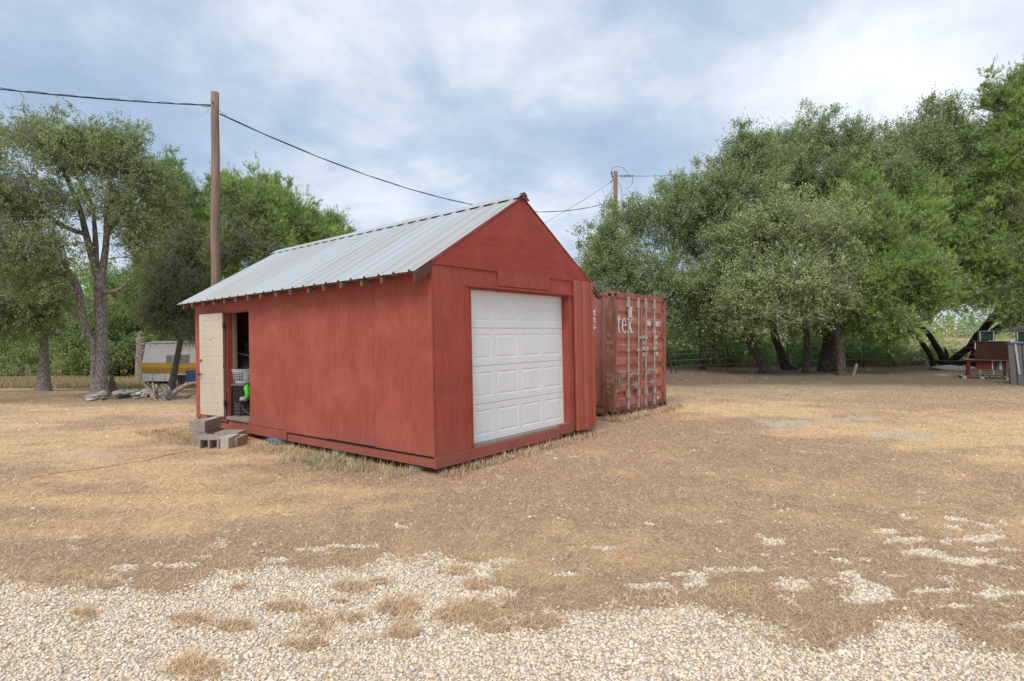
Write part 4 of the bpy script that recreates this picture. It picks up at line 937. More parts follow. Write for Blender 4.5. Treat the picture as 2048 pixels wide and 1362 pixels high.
m = MB(); a = gp(236, 752); 
fr_ = empty('gate_brace', a); tag(fr_, 'pale H shaped cedar brace beside the left fence line', 'fence brace')
MB().tube([(0, 0, 0), (.05, 0, 1.55)], .07, 7).build('post', M['dead_wood'], fr_); MB().tube([(1.55, 0, -.1), (1.6, 0, 1.3)], .06, 7).build('post', M['dead_wood'], fr_)
MB().tube([(.0, -.05, 1.15), (2.6, -.05, 1.32)], .045, 7).build('rail', M['dead_wood'], fr_); MB().tube([(-.28, .0, 1.4), (.25, 0, 0)], .035, 7).build('stay', M['dead_wood'], fr_)
pr = [(1343, 748), (1352, 747), (1455, 743), (1576, 738), (1727, 737), (1790, 734), (2120, 742)]
fence('wire_fence', [gp(*p) for p in pr], [1.0, 1.05, 1.15, 1.3, 1.6, 1.35, 1.3], [-.15, 0, 0, -.05, 0, -.5, 0], (.3, .55, .8, .97), M['metal_dark'], .025, 'wire fence with thin dark steel posts behind the oak trunks')

# ================================================================ TRAVEL TRAILER
TY = 30.; tz = float(ground_z(-19, TY)); tr = empty('travel_trailer', (at(283, 700, TY).x, TY, tz))
tag(tr, 'old white travel trailer with a yellow stripe parked under the trees', 'trailer')
def tm():
    m, n, b = base_mat('white_ribbed_siding', .5, 0, .4); p = n.obj(); s = n.new('ShaderNodeSeparateXYZ'); n.l.new(p, s.inputs[0])
    f = n.math('FRACT', n.math('DIVIDE', s.outputs[2], .085)); rib = n.ramp(f, [(0, 0), (.15, 1), (.85, 1), (1, 0)])
    no = n.noise(n.mapping(p, (1, 1, .3)), 3, 5, .6); c = n.mix(no, (.60, .61, .62), (.46, .47, .48)); c = n.mix(rib, (.34, .35, .36), c)
    n.put(b.inputs['Base Color'], c); bump(n, b, rib, .6, .02); return m
M['siding'] = tm(); M['yel'] = simple('yellow_stripe', (.50, .31, .02), (.40, .25, .02), 3, .5); M['ochre'] = simple('ochre_stripe', (.34, .20, .04), (.26, .15, .03), 3, .5)
zc_ = lambda py: at(0, py, TY).z-tz
zt, z1_, z2_, z3_, zb_ = zc_(683), zc_(726), zc_(735), zc_(746), zc_(763)
LT = 7.2; x_at = lambda px: at(px, 0, TY).x-tr.location.x
prof = [(.0, zb_+.35), (.12, zb_), (LT, zb_), (LT+.1, zb_+.4), (LT+.1, z1_), (LT-.3, zt), (.62, zt), (.22, zt-.06), (.02, z1_-.05)]
MB().prism(prof, 0, 2.3).build('body', M['siding'], tr, .03)
MB().box((-.01, -.012, z2_+.0), (LT+.11, .0, z1_)).build('stripe', M['yel'], tr); MB().box((-.01, -.010, z3_), (LT+.11, .0, z2_-.003)).build('stripe', M['ochre'], tr)
def win(px0, px1, py0, py1):
    a, b = x_at(px0), x_at(px1); w0, w1 = zc_(py1), zc_(py0)
    f = MB().box((a-.04, -.03, w0-.04), (b+.04, .0, w1+.04)).build('window', M['galv'], tr); MB().box((a, -.038, w0), (b, -.031, w1)).build('pane', simple('curtained_glass', (.24, .20, .165), (.14, .125, .11), 4, .35, 0, (7, 1, .3)), f)
for zz in (z1_+.002, z3_-.03): MB().box((-.02, -.022, zz), (LT+.12, -.013, zz+.022)).build('trim_strip', M['galv'], tr)
for xx in (x_at(305), x_at(330)): MB().box((xx, -.006, zb_+.02), (xx+.02, -.001, z3_-.04)).build('panel_seam', M['dark'], tr)
MB().box((.0, -.02, zt-.10), (LT-.3, -.004, zt-.07)).build('roof_trim', M['galv'], tr)
win(334, 344, 711, 726); win(348, 378, 710, 727)
MB().box((x_at(374), .7, zt), (x_at(400), 1.5, zt+.30)).build('roof_air_conditioner', M['bagw'], tr, .06)
MB().box((x_at(284), -.02, z1_-.12), (x_at(288), .0, z1_-.06)).build('marker_light', M['cord'], tr)
for px in (353, 379):
    wx = x_at(px); w_ = empty('wheel', (wx, -.02, .33), parent=tr); MB().tube([(0, -.10, 0), (0, -.11, 0), (0, .08, 0), (0, .10, 0)], [.27, .33, .33, .27], 24).build('tyre', M['rubber'], w_); MB().tube([(0, -.125, 0), (0, -.08, 0)], .16, 18).tube([(0, -.14, 0), (0, -.12, 0)], .06, 12).build('rim', M['galv'], w_)
MB().prism([(x_at(343), zb_+.02), (x_at(343)+.1, zb_+.36), (x_at(395), zb_+.36), (x_at(397), zb_+.02)], -.014, -.002).build('wheel_arch', M['dark'], tr)
MB().box((.2, .3, zb_-.14), (LT, 2.0, zb_)).build('chassis', M['dark'], tr)
m = MB().tube([(.1, .2, zb_), (.1, .2, .0)], .04, 8).tube([(-.25, 1.1, zb_+.05), (.3, 1.1, zb_)], .05, 6).box((0.0, .1, 0), (.2, .3, .03)); m.build('jack_stand', M['cont_rail'], tr)
# blue camp chair
cy_ = 28.6; cx_ = at(385, 0, cy_).x; cc = empty('camp_chair', onground(cx_, cy_), (0, 0, .5)); tag(cc, 'blue folding camp chair standing by the trailer wheels', 'chair')
M['blue'] = simple('blue_fabric', (.05, .10, .21), (.035, .07, .15), 5, .7)
MB().prism([(-.28, .42), (.28, .42), (.30, 1.02), (-.30, 1.0)], .22, .235).build('backrest', M['blue'], cc, rot=(math.radians(-12), 0, 0)); MB().box((-.27, -.22, .40), (.27, .24, .415)).build('seat', M['blue'], cc)
m = MB()
for sx in (-1, 1): m.tube([(sx*.29, -.24, 0), (sx*.29, .25, .42), (sx*.30, .30, 1.0)], .012, 6).tube([(sx*.29, .26, 0), (sx*.29, -.24, .6)], .012, 6)
m.tube([(-.29, -.24, 0), (.29, -.24, .42)], .01, 6).tube([(.29, -.24, 0), (-.29, -.24, .42)], .01, 6); m.build('frame', M['metal_dark'], cc)
for s_ in (-1, 1): MB().box((s_*.29-.03, -.25, .60), (s_*.29+.03, .22, .62)).build('armrest', M['blue'], cc)

# ================================================================ BRUSH PILE, STUMP, SNAG (left)
rk = random.Random(8); proto = []
rg = np.random.default_rng(2)
for k in range(5):
    v = IV1.copy()
    for _ in range(6):
        d = rg.normal(size=3); d /= np.linalg.norm(d); e = v@d; v -= np.outer(np.maximum(e-rg.uniform(.4, .7), 0), d)
    proto.append(v)
cols_ = [simple('pale_rubble', (.58, .52, .47), (.40, .36, .33), 9, .9), simple('grey_rubble', (.36, .35, .35), (.22, .21, .21), 9, .9), simple('tan_rubble', (.40, .34, .27), (.27, .22, .18), 9, .9)]
for k in range(90):
    px = rk.uniform(175, 345) if k > 6 else rk.uniform(262, 300); py = 803-(px-175)*.075+rk.uniform(-9, 1)+ (2 if k < 7 else 0); q = gp(px, py); s = rk.uniform(.08, .21)
    o = np_mesh('rubble_chunk', proto[k % 5]*np.array([s*rk.uniform(1, 1.9), s, s*rk.uniform(.35, .6)]), [IF1], cols_[0 if k < 9 else rk.choice([0, 1, 1, 1, 2, 2])])
    o.location = (q.x, q.y, q.z+s*.25+(rk.uniform(0, .14) if 190 < px < 335 else 0)); o.rotation_euler = (rk.uniform(-.2, .2), rk.uniform(-.2, .2), rk.uniform(0, 6)); tag(o, 'chunk of pale rubble in the low pile by the dead branch', 'rubble', 'rubble chunks in the low pile')
q = gp(322, 800)
def pw(px, py, dy=0.): v = at(px, py, q.y+dy)-q; return v
db = empty('dead_branch', q); tag(db, 'silvery dead tree limb with upturned prongs lying on the rubble pile', 'branch')
m = MB()
m.tube([pw(300, 778, .5), pw(306, 790), pw(315, 801, -.2), pw(327, 803, -.2), pw(336, 795), pw(352, 782, .2), pw(372, 770, .4), pw(396, 765, .5), pw(430, 770, .6)], [.05, .09, .13, .14, .11, .08, .07, .055, .03], 9)
m.tube([pw(318, 802, -.2), pw(312, 788, -.3), pw(307, 776, -.3), pw(305, 765, -.2)], [.08, .06, .04, .02], 7)
m.tube([pw(312, 788, -.3), pw(314, 776, -.4), pw(312, 768, -.4)], [.05, .035, .02], 6)
m.tube([pw(306, 790, 0), pw(300, 780, .2), pw(292, 772, .3), pw(284, 762, .4)], [.05, .04, .03, .012], 6)
m.tube([pw(330, 800, -.1), pw(334, 788, -.3), pw(328, 776, -.2), pw(322, 770, -.1)], [.06, .04, .03, .015], 6)
m.tube([pw(334, 790, -.1), pw(340, 778, 0), pw(336, 772, .1), pw(326, 768, .1)], [.04, .03, .02, .01], 6)
m.tube([pw(345, 787, .1), pw(338, 780, .1), pw(330, 782, .2), pw(316, 786, .2)], [.04, .03, .02, .01], 6)
m.tube([pw(312, 797, .3), pw(335, 792, .4), pw(360, 795, .4)], [.05, .05, .03], 6)
m.build('limb', M['dead_wood'], db, smooth=True)
for (a, b, r, lb) in (((290, 795), (318, 788), .07, 'short grey log leaning into the left side of the dead limb'), ((345, 790), (372, 798), .05, 'pale split board lying right of the dead limb'), ((368, 797), (400, 788), .04, 'thin dark branch on bare ground near the shed corner'), ((286, 781), (312, 784), .05, 'grey weathered board sticking out behind the rubble')):
    A = gp(*a); B = gp(*b); tag(MB().tube([A+Vector((0, 0, r)), (A+B)/2+Vector((0, .03, r*2.2)), B+Vector((0, 0, r*1.4))], [r, r*.9, r*.7], 7).build('fallen_log', M['dead_wood']), lb, 'log')
q = gp(214, 788); st = MB()
for k in range(16):
    a = k*.39; r = .22+.08*rk.random(); h = rk.uniform(.15, .62) if k not in (3, 4) else .75; st.tube([(r*1.25*math.cos(a), r*math.sin(a), -.05), (r*math.cos(a), r*.8*math.sin(a), h*.5), (r*.9*math.cos(a), r*.8*math.sin(a), h)], [.10, .08, .02], 6)
st.tube([(0, 0, -.05), (0, 0, .2)], [.26, .2], 9); tag(st.build('tree_stump', M['bark_cedar'], None, loc=q), 'small splintered stump at the foot of the big left tree', 'stump')
q = gp(282, 768); sn = MB(); hs = at(278, 662, q.y).z-q.z
sn.tube([(0, 0, 0), (-.05, 0, hs*.3), (0.0, 0, hs*.6), (-.05, 0, hs*.85), (-.03, 0, hs)], [.34, .28, .27, .22, .06], 11)
for k in range(26):
    a = rk.uniform(0, 6.28); h = rk.uniform(.45, 1)*hs; r = .26*(1 if h < .8*hs else .6); sn.tube([(r*.7*math.cos(a), r*math.sin(a)*.7, h), (r*1.5*math.cos(a), r*1.3*math.sin(a), h+rk.uniform(-.1, .25))], [.10, .02], 5)
tag(sn.build('dead_snag', M['dead_wood'], None, loc=q), 'broken silver tree snag standing beside the trailer', 'snag')

# ================================================================ FURNITURE UNDER THE RIGHT TREES
M['maroon'] = simple('shaded_maroon_wood', (.045, .014, .010), (.025, .009, .007), 3, .45, 0, (1, 4, 4)); M['orangewood'] = simple('orange_wood', (.17, .09, .04), (.12, .06, .025), 4, .5, 0, (4, 4, .6))  # canopy shade is put into these wood colours by darkening them
M['grey_plank'] = simple('grey_plank', (.17, .155, .14), (.11, .10, .09), 5, .85, 0, (6, 6, .6), .3); M['redpanel'] = simple('red_desk_panel', (.13, .016, .011), (.09, .012, .009), 4, .5); M['green_t'] = simple('green_tank', (.008, .05, .03), (.006, .03, .02), 4, .5); M['grey_top'] = simple('grey_table_top', (.12, .115, .11), (.08, .075, .07), 5, .6)  # plank, panel and table colours likewise darkened to carry the tree shade
FY = 21.6
def FP(px, py, Y=FY): return at(px, py, Y)
pal = empty('wooden_pallet', FP(1970, 748)); pal.location.z = -.04; tag(pal, 'dark wooden pallet under the stacked desks', 'pallet')
x0, x1 = FP(1921, 0).x-pal.location.x, FP(2026, 0).x-pal.location.x; top_p = FP(0, 744).z+.04
for yy in (-.25, .25, .75): MB().box((x0+.02, yy, 0), (x1, yy+.09, .09)).build('stringer', M['bark_cedar'], pal)
for k in range(9): MB().box((x0+k*(x1-x0)/9, -.3, .092), (x0+k*(x1-x0)/9+.17, .9, .112)).build('deck_board', M['bare_wood'], pal)
for xx in (x0+.08, x0+.75, x1-.35): MB().box((xx, -.32, -.02), (xx+.16, -.12, .088)).build('spacer_block', M['concrete'], pal)
ZP = -.04+.112
desk = empty('low_desk', (FP(1975, 0).x, FY, ZP)); tag(desk, 'low wooden desk with red panels standing on the pallet', 'desk'); dx = desk.location.x
a0, a1 = FP(1933, 0).x-dx, FP(2020, 0).x-dx; zt1 = FP(0, 719).z-ZP
MB().box((FP(1930, 0).x-dx, -.25, zt1-.03), (FP(2020, 0).x-dx, .5, zt1)).build('desk_top', M['orangewood'], desk)
zs = FP(0, 738).z-ZP
MB().box((a0+.03, -.2, zs-.03), (FP(2008, 0).x-dx, .45, zs)).build('shelf', M['orangewood'], desk)
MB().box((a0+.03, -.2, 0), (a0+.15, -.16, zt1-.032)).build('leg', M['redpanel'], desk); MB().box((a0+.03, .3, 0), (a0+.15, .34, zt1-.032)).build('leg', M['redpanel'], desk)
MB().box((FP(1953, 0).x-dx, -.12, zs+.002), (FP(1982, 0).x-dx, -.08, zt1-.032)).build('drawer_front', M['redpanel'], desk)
MB().box((FP(2008, 0).x-dx, -.21, 0), (FP(2020, 0).x-dx, .45, zt1-.032)).build('side_panel', M['orangewood'], desk)
for i, (p0, p1, mm, lb) in enumerate(((1983, 1985, 'basket', 'thin white binder'), (1986, 1991, 'redpanel', 'dark red binder'), (1992, 1996, 'grey_top', 'grey file box'), (1997, 2002, 'bagw', 'pale grey file box'), (2003, 2007, 'blue', 'navy blue binder'))):
    tag(MB().box((0, 0, 0), ((p1-p0)/F*FY, .28, zt1-zs-.06)).build('file_binder', M[mm], None, .004, loc=(FP(p0, 0).x, FY-.1, ZP+zs+.002)), lb+' upright on the low desk shelf', 'binder', 'binders on the low desk shelf')
cab = empty('cabinet', (FP(1980, 0).x, FY, ZP+zt1)); tag(cab, 'dark maroon cabinet stacked on top of the low desk', 'cabinet'); cx0 = cab.location.x; zt2 = FP(0, 682).z-cab.location.z
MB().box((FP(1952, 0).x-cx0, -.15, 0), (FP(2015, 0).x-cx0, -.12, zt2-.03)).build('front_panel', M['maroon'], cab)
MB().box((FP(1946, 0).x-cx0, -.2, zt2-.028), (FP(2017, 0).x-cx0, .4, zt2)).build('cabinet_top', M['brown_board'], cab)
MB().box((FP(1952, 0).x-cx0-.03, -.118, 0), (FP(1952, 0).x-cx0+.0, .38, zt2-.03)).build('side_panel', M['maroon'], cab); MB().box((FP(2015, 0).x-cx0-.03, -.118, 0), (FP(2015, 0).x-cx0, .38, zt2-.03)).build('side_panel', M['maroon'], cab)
MB().box((FP(1950, 0).x-cx0, -.165, .55*zt2), (FP(1951.5, 0).x-cx0, -.14, .88*zt2)).build('handle', M['basket'], cab)
MB().box((FP(2013, 0).x-cx0, -.16, 0), (FP(2016, 0).x-cx0, -.151, zt2-.03)).build('edge_strip', M['orangewood'], cab)
# green feed table behind
GY_ = 23.2; PIV = desk.location.copy()
def swing(o, piv, a=-.62, s=.80):
    v = o.location-piv; v = Matrix.Rotation(a, 3, 'Z') @ Vector((v.x*s, v.y, v.z)); o.location = piv+v; o.rotation_euler = (0, 0, a); o.scale = (s, 1, 1)
for o in list(C.objects):
    if o.parent is None and (o.name in ('wooden_pallet', 'low_desk', 'cabinet') or o.name.startswith('file_binder')): swing(o, PIV)
gt = empty('outdoor_table', onground(at(2000, 0, GY_).x, GY_)); tag(gt, 'long grey topped table with green side panels behind the cabinet', 'table'); gx0 = gt.location.x
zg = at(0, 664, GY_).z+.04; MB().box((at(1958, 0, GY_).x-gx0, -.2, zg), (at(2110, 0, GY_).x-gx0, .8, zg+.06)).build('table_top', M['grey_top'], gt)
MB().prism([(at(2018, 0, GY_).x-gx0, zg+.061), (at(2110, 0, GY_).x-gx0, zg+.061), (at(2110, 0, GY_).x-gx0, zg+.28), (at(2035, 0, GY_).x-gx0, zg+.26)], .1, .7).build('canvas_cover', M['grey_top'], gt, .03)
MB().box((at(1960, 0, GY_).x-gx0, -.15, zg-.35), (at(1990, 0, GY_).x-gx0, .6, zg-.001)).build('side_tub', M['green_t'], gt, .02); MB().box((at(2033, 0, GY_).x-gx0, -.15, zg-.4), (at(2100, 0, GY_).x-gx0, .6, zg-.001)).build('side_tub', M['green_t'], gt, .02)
for px in (1960, 1986, 2030, 2100): MB().box((at(px, 0, GY_).x-gx0, -.19, 0), (at(px, 0, GY_).x-gx0+.05, -.15, zg)).build('leg', M['galv'], gt)
# plank panel leaning at the edge
py_ = 19.3; pa = empty('plank_panel', at(2024, 772, py_)); pa.location.z = -.04; tag(pa, 'grey weathered plank crate with a bright blue top at the right edge', 'crate'); p0x = pa.location.x
zh = at(0, 688, py_).z+.04
for k in range(5):
    xa = at(2016+k*13.5, 0, py_).x-p0x; m = MB(); m.prism([(xa+.12, 0), (xa+.30, 0), (xa+.20, zh), (xa, zh)], k*.004, .03+k*.004); m.build('plank', M['grey_plank'], pa)
MB().box((at(2015, 0, py_).x-p0x, -.03, zh), (at(2085, 0, py_).x-p0x, .6, zh+.05)).build('blue_rim', simple('bright_blue_plastic', (.02, .10, .35), None, 5, .4), pa)
MB().prism([(at(2028, 0, py_).x-p0x, zh), (at(2032, 0, py_).x-p0x, zh), (at(2040, 0, py_).x-p0x, .35), (at(2036, 0, py_).x-p0x, .35)], -.03, -.005).build('brace', M['bagw'], pa)
for yy in (.5,): MB().box((at(2022, 0, py_).x-p0x, yy, 0), (at(2085, 0, py_).x-p0x, yy+.03, zh)).build('back_boards', M['bare_wood'], pa)
swing(gt, gt.location.copy()); swing(pa, pa.location.copy())
q = gp(1908, 741); lumpy('tarp', (q.x+.2, q.y+.4, q.z+.07), (.95, .5, .17), simple('white_tarp', (.46, .45, .42), (.36, .35, .33), 5, .6), 31, 'crumpled white tarp on the ground left of the desks', 'tarp', .45)
q = gp(1709, 752); tag(MB().box((-.03, -.03, -.05), (.06, .03, .52), Matrix.Rotation(.3, 3, 'Y')).build('stake', M['bare_wood'], None, loc=q), 'short pale wooden stake leaning in the grass by the oak trunk', 'stake')

# ================================================================ TREES
def tubes_np(paths, sides=5):
    Vs, Fs, k = [], [], 0
    for P, R in paths:
        P = np.asarray(P, float); R = np.asarray(R, float); n = len(P)
        if n < 2: continue
        T = np.gradient(P, axis=0); T /= np.linalg.norm(T, axis=1)[:, None]+1e-9
        a = np.array([1., 0, 0]) if abs(T[0, 0]) < .8 else np.array([0, 1., 0])
        U = a-T*(T@a)[:, None]; U /= np.linalg.norm(U, axis=1)[:, None]+1e-9; B = np.cross(T, U)
        ss = sides if R[0] < .1 else 12
        th = np.arange(ss)*2*np.pi/ss
        ring = P[:, None]+(U[:, None]*np.cos(th)[None, :, None]+B[:, None]*np.sin(th)[None, :, None])*R[:, None, None]
        if R[0] >= .1: ring += (np.sin(ring*9.)+np.sin(ring[..., ::-1]*17.))*.008
        Vs.append(ring.reshape(-1, 3)); i = np.arange(n-1)[:, None]*ss; j = np.arange(ss)[None]; jn = (j+1) % ss
        Fs.append(np.stack([k+i+j, k+i+jn, k+i+ss+jn, k+i+ss+j], -1).reshape(-1, 4)); k += n*ss
    return np.concatenate(Vs), np.concatenate(Fs)
def resample(P, R, step=.35):
    P = [Vector(p) for p in P]; out, ro = [], []
    n = len(P)
    for i in range(n-1):
        p0, p1, p2, p3 = P[max(i-1, 0)], P[i], P[i+1], P[min(i+2, n-1)]; k = max(2, int((p2-p1).length/step))
        for j in range(k):
            t = j/k; out.append(.5*((2*p1)+(p2-p0)*t+(2*p0-5*p1+4*p2-p3)*t*t+(3*p1-p0-3*p2+p3)*t**3)); ro.append(R[i]*(1-t)+R[i+1]*t)
    out.append(P[-1]); ro.append(R[-1]); return np.array([v[:] for v in out]), np.array(ro)
def lobe(px, py, Y, rpx, rpy, ry=None):
    c = at(px, py, Y); return (c.x, c.y, c.z, rpx/F*Y, ry if ry else (rpx+rpy)/2/F*Y, rpy/F*Y)
PAL = {
 'oak': ([(.27, .345, .16), (.31, .385, .185), (.22, .29, .135), (.37, .43, .22), (.29, .36, .175), (.24, .32, .155)], (.56, .60, .33)),
 'oak_light': ([(.33, .41, .20), (.38, .45, .225), (.28, .36, .17), (.44, .50, .26)], (.68, .70, .42)),
 'juniper': ([(.28, .40, .115), (.32, .44, .125), (.23, .34, .10), (.38, .48, .15), (.26, .37, .11)], (.52, .60, .24)),
 'juniper_dark': ([(.17, .265, .095), (.21, .31, .105), (.15, .225, .085), (.27, .36, .13)], (.34, .43, .17)),
 'juniper_brown': ([(.17, .225, .095), (.21, .265, .105), (.18, .19, .105), (.24, .30, .12)], (.33, .36, .17)),
 'elm': ([(.25, .335, .145), (.31, .39, .17), (.28, .315, .15), (.37, .44, .20), (.31, .33, .18)], (.52, .57, .30)),
 'bright': ([(.25, .36, .12), (.30, .42, .14), (.21, .31, .105), (.36, .46, .17)], (.46, .55, .24)),
 'brush': ([(.22, .32, .125), (.27, .36, .145), (.18, .26, .11), (.33, .40, .175)], (.42, .48, .24)),
}
def foliage(centers, rc, ctr, r, n_tw, n_lf, size, kind, style, up=.55, outw=.6, droop=0., spread=1., light=0.):
    """returns leaf verts, quads, colours and twig paths for clumps at centers (n,3) with radii rc"""
    n = len(centers); N = n*n_tw
    C0 = np.repeat(centers, n_tw, 0); RC = np.repeat(rc, n_tw)
    d = r.normal(size=(N, 3)); d /= np.linalg.norm(d, axis=1)[:, None]
    o = C0-ctr; o /= np.linalg.norm(o, axis=1)[:, None]+1e-6
    d = d+o*outw+np.array([0, 0, up]); d /= np.linalg.norm(d, axis=1)[:, None]
    S0 = C0+r.normal(size=(N, 3))*RC[:, None]*.32*spread
    Lg = RC*r.uniform(.5, 1.15, N)*np.where(r.uniform(size=N) < .08, 1.7, 1)
    t = r.uniform(.12, 1., (N, n_lf)); p = S0[:, None]+d[:, None]*(Lg[:, None]*t)[..., None]
    p[..., 2] -= droop*(t**2)*Lg[:, None]
    M_ = N*n_lf; p = p.reshape(-1, 3)+r.normal(size=(M_, 3))*size*(.55 if style == 'leaf' else .3)
    D = np.repeat(d, n_lf, 0); q = r.normal(size=(M_, 3))
    if style == 'leaf': ax = D*.5+q*.9
    else: ax = D*1.0+q*.42+np.array([0, 0, .25])
    ax /= np.linalg.norm(ax, axis=1)[:, None]; nn = np.cross(ax, r.normal(size=(M_, 3))); nn /= np.linalg.norm(nn, axis=1)[:, None]+1e-9
    s = size*r.uniform(.6, 1.3, M_)[:, None]
    if style == 'leaf': V = np.stack([p-ax*s*.5, p+nn*s*.27, p+ax*s*.5, p-nn*s*.27], 1)
    else: V = np.stack([p-ax*s*.3, p+nn*s*.13, p+ax*s*.95, p-nn*s*.13], 1)
    pal, tip = PAL[kind]; pal = np.array(pal)
    cc = np.repeat(np.repeat(pal[r.integers(0, len(pal), n)]*r.uniform(.8, 1.25, (n, 1)), n_tw, 0)*r.uniform(.85, 1.15, (N, 1)), n_lf, 0)
    cc = .6*cc+.4*pal[r.integers(0, len(pal), M_)]
    tt = t.reshape(-1); k = np.clip((tt-.72)/.28, 0, 1)[:, None]*r.uniform(0, .75+light, (M_, 1)); cc = cc*(1-k)+np.array(tip)*k
    cc *= r.uniform(.78, 1.22, (M_, 1))
    e = S0+d*(Lg*.9)[:, None]; e[:, 2] -= droop*Lg*.8
    return V.reshape(-1, 3), (np.arange(M_)[:, None]*4+np.array([[0, 1, 2, 3]])), np.repeat(cc, 4, 0), (S0, e)
def thin_twigs(S0, E_, w, r, k=2):
    """twigs as slim three-sided blades"""
    N = len(S0); d = E_-S0; a = np.cross(d, r.normal(size=(N, 3))); a /= np.linalg.norm(a, axis=1)[:, None]+1e-9; b = np.cross(d, a); b /= np.linalg.norm(b, axis=1)[:, None]+1e-9
    mid = (S0+E_)/2+a*np.linalg.norm(d, axis=1)[:, None]*.08
    V = np.stack([S0-a*w, S0+a*w, S0+b*w, mid-a*w*.7, mid+a*w*.7, mid+b*w*.7, E_], 1)
    f4 = np.array([[0, 1, 4, 3], [1, 2, 5, 4], [2, 0, 3, 5]]); f3 = np.array([[3, 4, 6], [4, 5, 6], [5, 3, 6]])
    base = np.arange(N)[:, None, None]*7
    return V.reshape(-1, 3), (base+f4).reshape(-1, 4), (base+f3).reshape(-1, 3)
TREES = []
SLIM = {'live_oak': .72, 'juniper': .72, 'woodland_tree': .8}
def tree(name, label, group, limbs, lobes, n, seed, kind='oak', style='leaf', barkm='bark_oak', rc=(.35, .75), n_tw=13, n_lf=11, size=.085, shell=.45,
         up=.5, outw=.6, droop=0., dead=0, twigs=True, cat='tree', branch_r=.010, spread=1., light=0., gap=.0, dead_len=(.3, .8), spire=.22):
    r = np.random.default_rng(seed)
    P0 = Vector(limbs[0][0][0]); root = empty(name, P0); tag(root, label, cat, group)
    org = np.array(P0)
    paths = []; nodes = []; par = []; rad = []; main = []
    for L in limbs:
        sl_ = SLIM.get(name, 1.); P, R = resample([a[0] for a in L], [a[1]*sl_ for a in L]); paths.append((P, R)); nodes += list(P); rad += list(R)
    nodes = np.array(nodes); rad = np.array(rad); zmin = nodes[:, 2].min(); NZ = len(nodes)
    # clump centres
    lb = np.array(lobes); vol = (lb[:, 3]*lb[:, 4]*lb[:, 5])**.72; vol /= vol.sum()
    k = r.choice(len(lb), n*2, p=vol); d = r.normal(size=(n*2, 3)); d /= np.linalg.norm(d, axis=1)[:, None]
    u = r.uniform(0, 1, n*2)**(shell); c = lb[k, :3]+d*u[:, None]*lb[k, 3:6]*r.uniform(.86, 1.06, (n*2, 1))
    if gap: c = c[(fbm(c[:, 0]*.9+c[:, 2]*.3, c[:, 2]*.9+c[:, 1]*.5, seed, 2) > gap)]
    ku = r.uniform(size=len(c)) < spire; sp_ = c[ku]+np.stack([r.normal(0, .25, ku.sum()), r.normal(0, .25, ku.sum()), r.uniform(.3, .85, ku.sum())], -1); nsp = len(sp_)
    keep = c[:, 2] > ground_z(c[:, 0], c[:, 1])+.35; c = c[keep][:n]; n0 = len(c); c = np.vstack([c, sp_[:int(n0*spire)]]); n = len(c)
    rcs = r.uniform(rc[0], rc[1], n); rcs[n0:] *= .62; ctr = (lb[:, :3]*vol[:, None]).sum(0)
    # branches: each clump joins the nearest wood, preferably from below
    usable = nodes[:, 2] > zmin+.25*(nodes[:, 2].max()-zmin); na = [nodes[usable]]; ra = [rad[usable]]; allp = nodes[usable].copy(); allr = rad[usable].copy()
    dist0 = np.array([np.min(np.linalg.norm(allp-q, axis=1)) for q in c]); order = np.argsort(dist0)
    for i in order:
        q = c[i]; dv = q-allp; ds = np.linalg.norm(dv, axis=1); cost = ds+.9*np.maximum(0, -dv[:, 2])+.25*np.abs(allr-.03)
        j = int(np.argmin(cost)); a = allp[j]; L = ds[j]; m = max(3, int(L/.3)+1); t = np.linspace(0, 1, m)[:, None]
        mid = (a+q)/2+np.array([0, 0, .16*L])+r.normal(size=3)*.10*L
        pth = (1-t)**2*a+2*t*(1-t)*mid+t*t*q; pth[1:-1] += r.normal(size=(m-2, 3))*.035*min(L, 2)
        r0 = min(allr[j]*.72, branch_r+.013*L**1.15); rr_ = r0*(1-t[:, 0])+branch_r*.6*t[:, 0]
        paths.append((pth, rr_)); allp = np.vstack([allp, pth[1:]]); allr = np.concatenate([allr, rr_[1:]])
    V, Fq = tubes_np(paths)
    np_mesh('trunk', V-org, [Fq], M[barkm], root, smooth=True)
    V, Q, cc, (S0, E0) = foliage(c, rcs, ctr, r, n_tw, n_lf, size, kind, style, up, outw, droop, spread, light)
    fc = [Q]
    crown = np_mesh('crown', V-org, fc, M['leaf'], root, col=cc)
    if twigs:
        V, f4, f3 = thin_twigs(S0, E0, .006, r); np_mesh('twigs', V-org, [f4, f3], M['twig_brown'], root)
    if dead:
        ki = r.integers(0, n, dead*3); sc_ = -c[ki][:, 1]+r.normal(size=dead*3)*.6; ki = ki[np.argsort(-sc_)[:dead]]; base = c[ki]+np.array([0, -.35, 0]); T = 12; B = np.repeat(base, T, 0)+r.normal(size=(dead*T, 3))*.15
        dd = r.normal(size=(dead*T, 3))+np.array([0, 0, .1]); dd /= np.linalg.norm(dd, axis=1)[:, None]; E1 = B+dd*r.uniform(dead_len[0], dead_len[1], (dead*T, 1))
        # side shoots
        s = np.repeat(r.uniform(.3, .8, (dead*T, 1)), 1, 1); B2 = B+(E1-B)*s; E2 = B2+(dd*.5+r.normal(size=dd.shape)*.5)*.38
        V, f4, f3 = thin_twigs(np.vstack([B, B2]), np.vstack([E1, E2]), .009, r); np_mesh('dead_twigs', V-org, [f4, f3], M['twig_grey'], root)
    return root
def LM(*pts): return [(at(px, py, Y), rr_) for px, py, Y, rr_ in pts]
def base_at(px, Y, r0): x = (px-1024)/F*Y; return (Vector((x, Y, float(ground_z(x, Y))-.15)), r0)

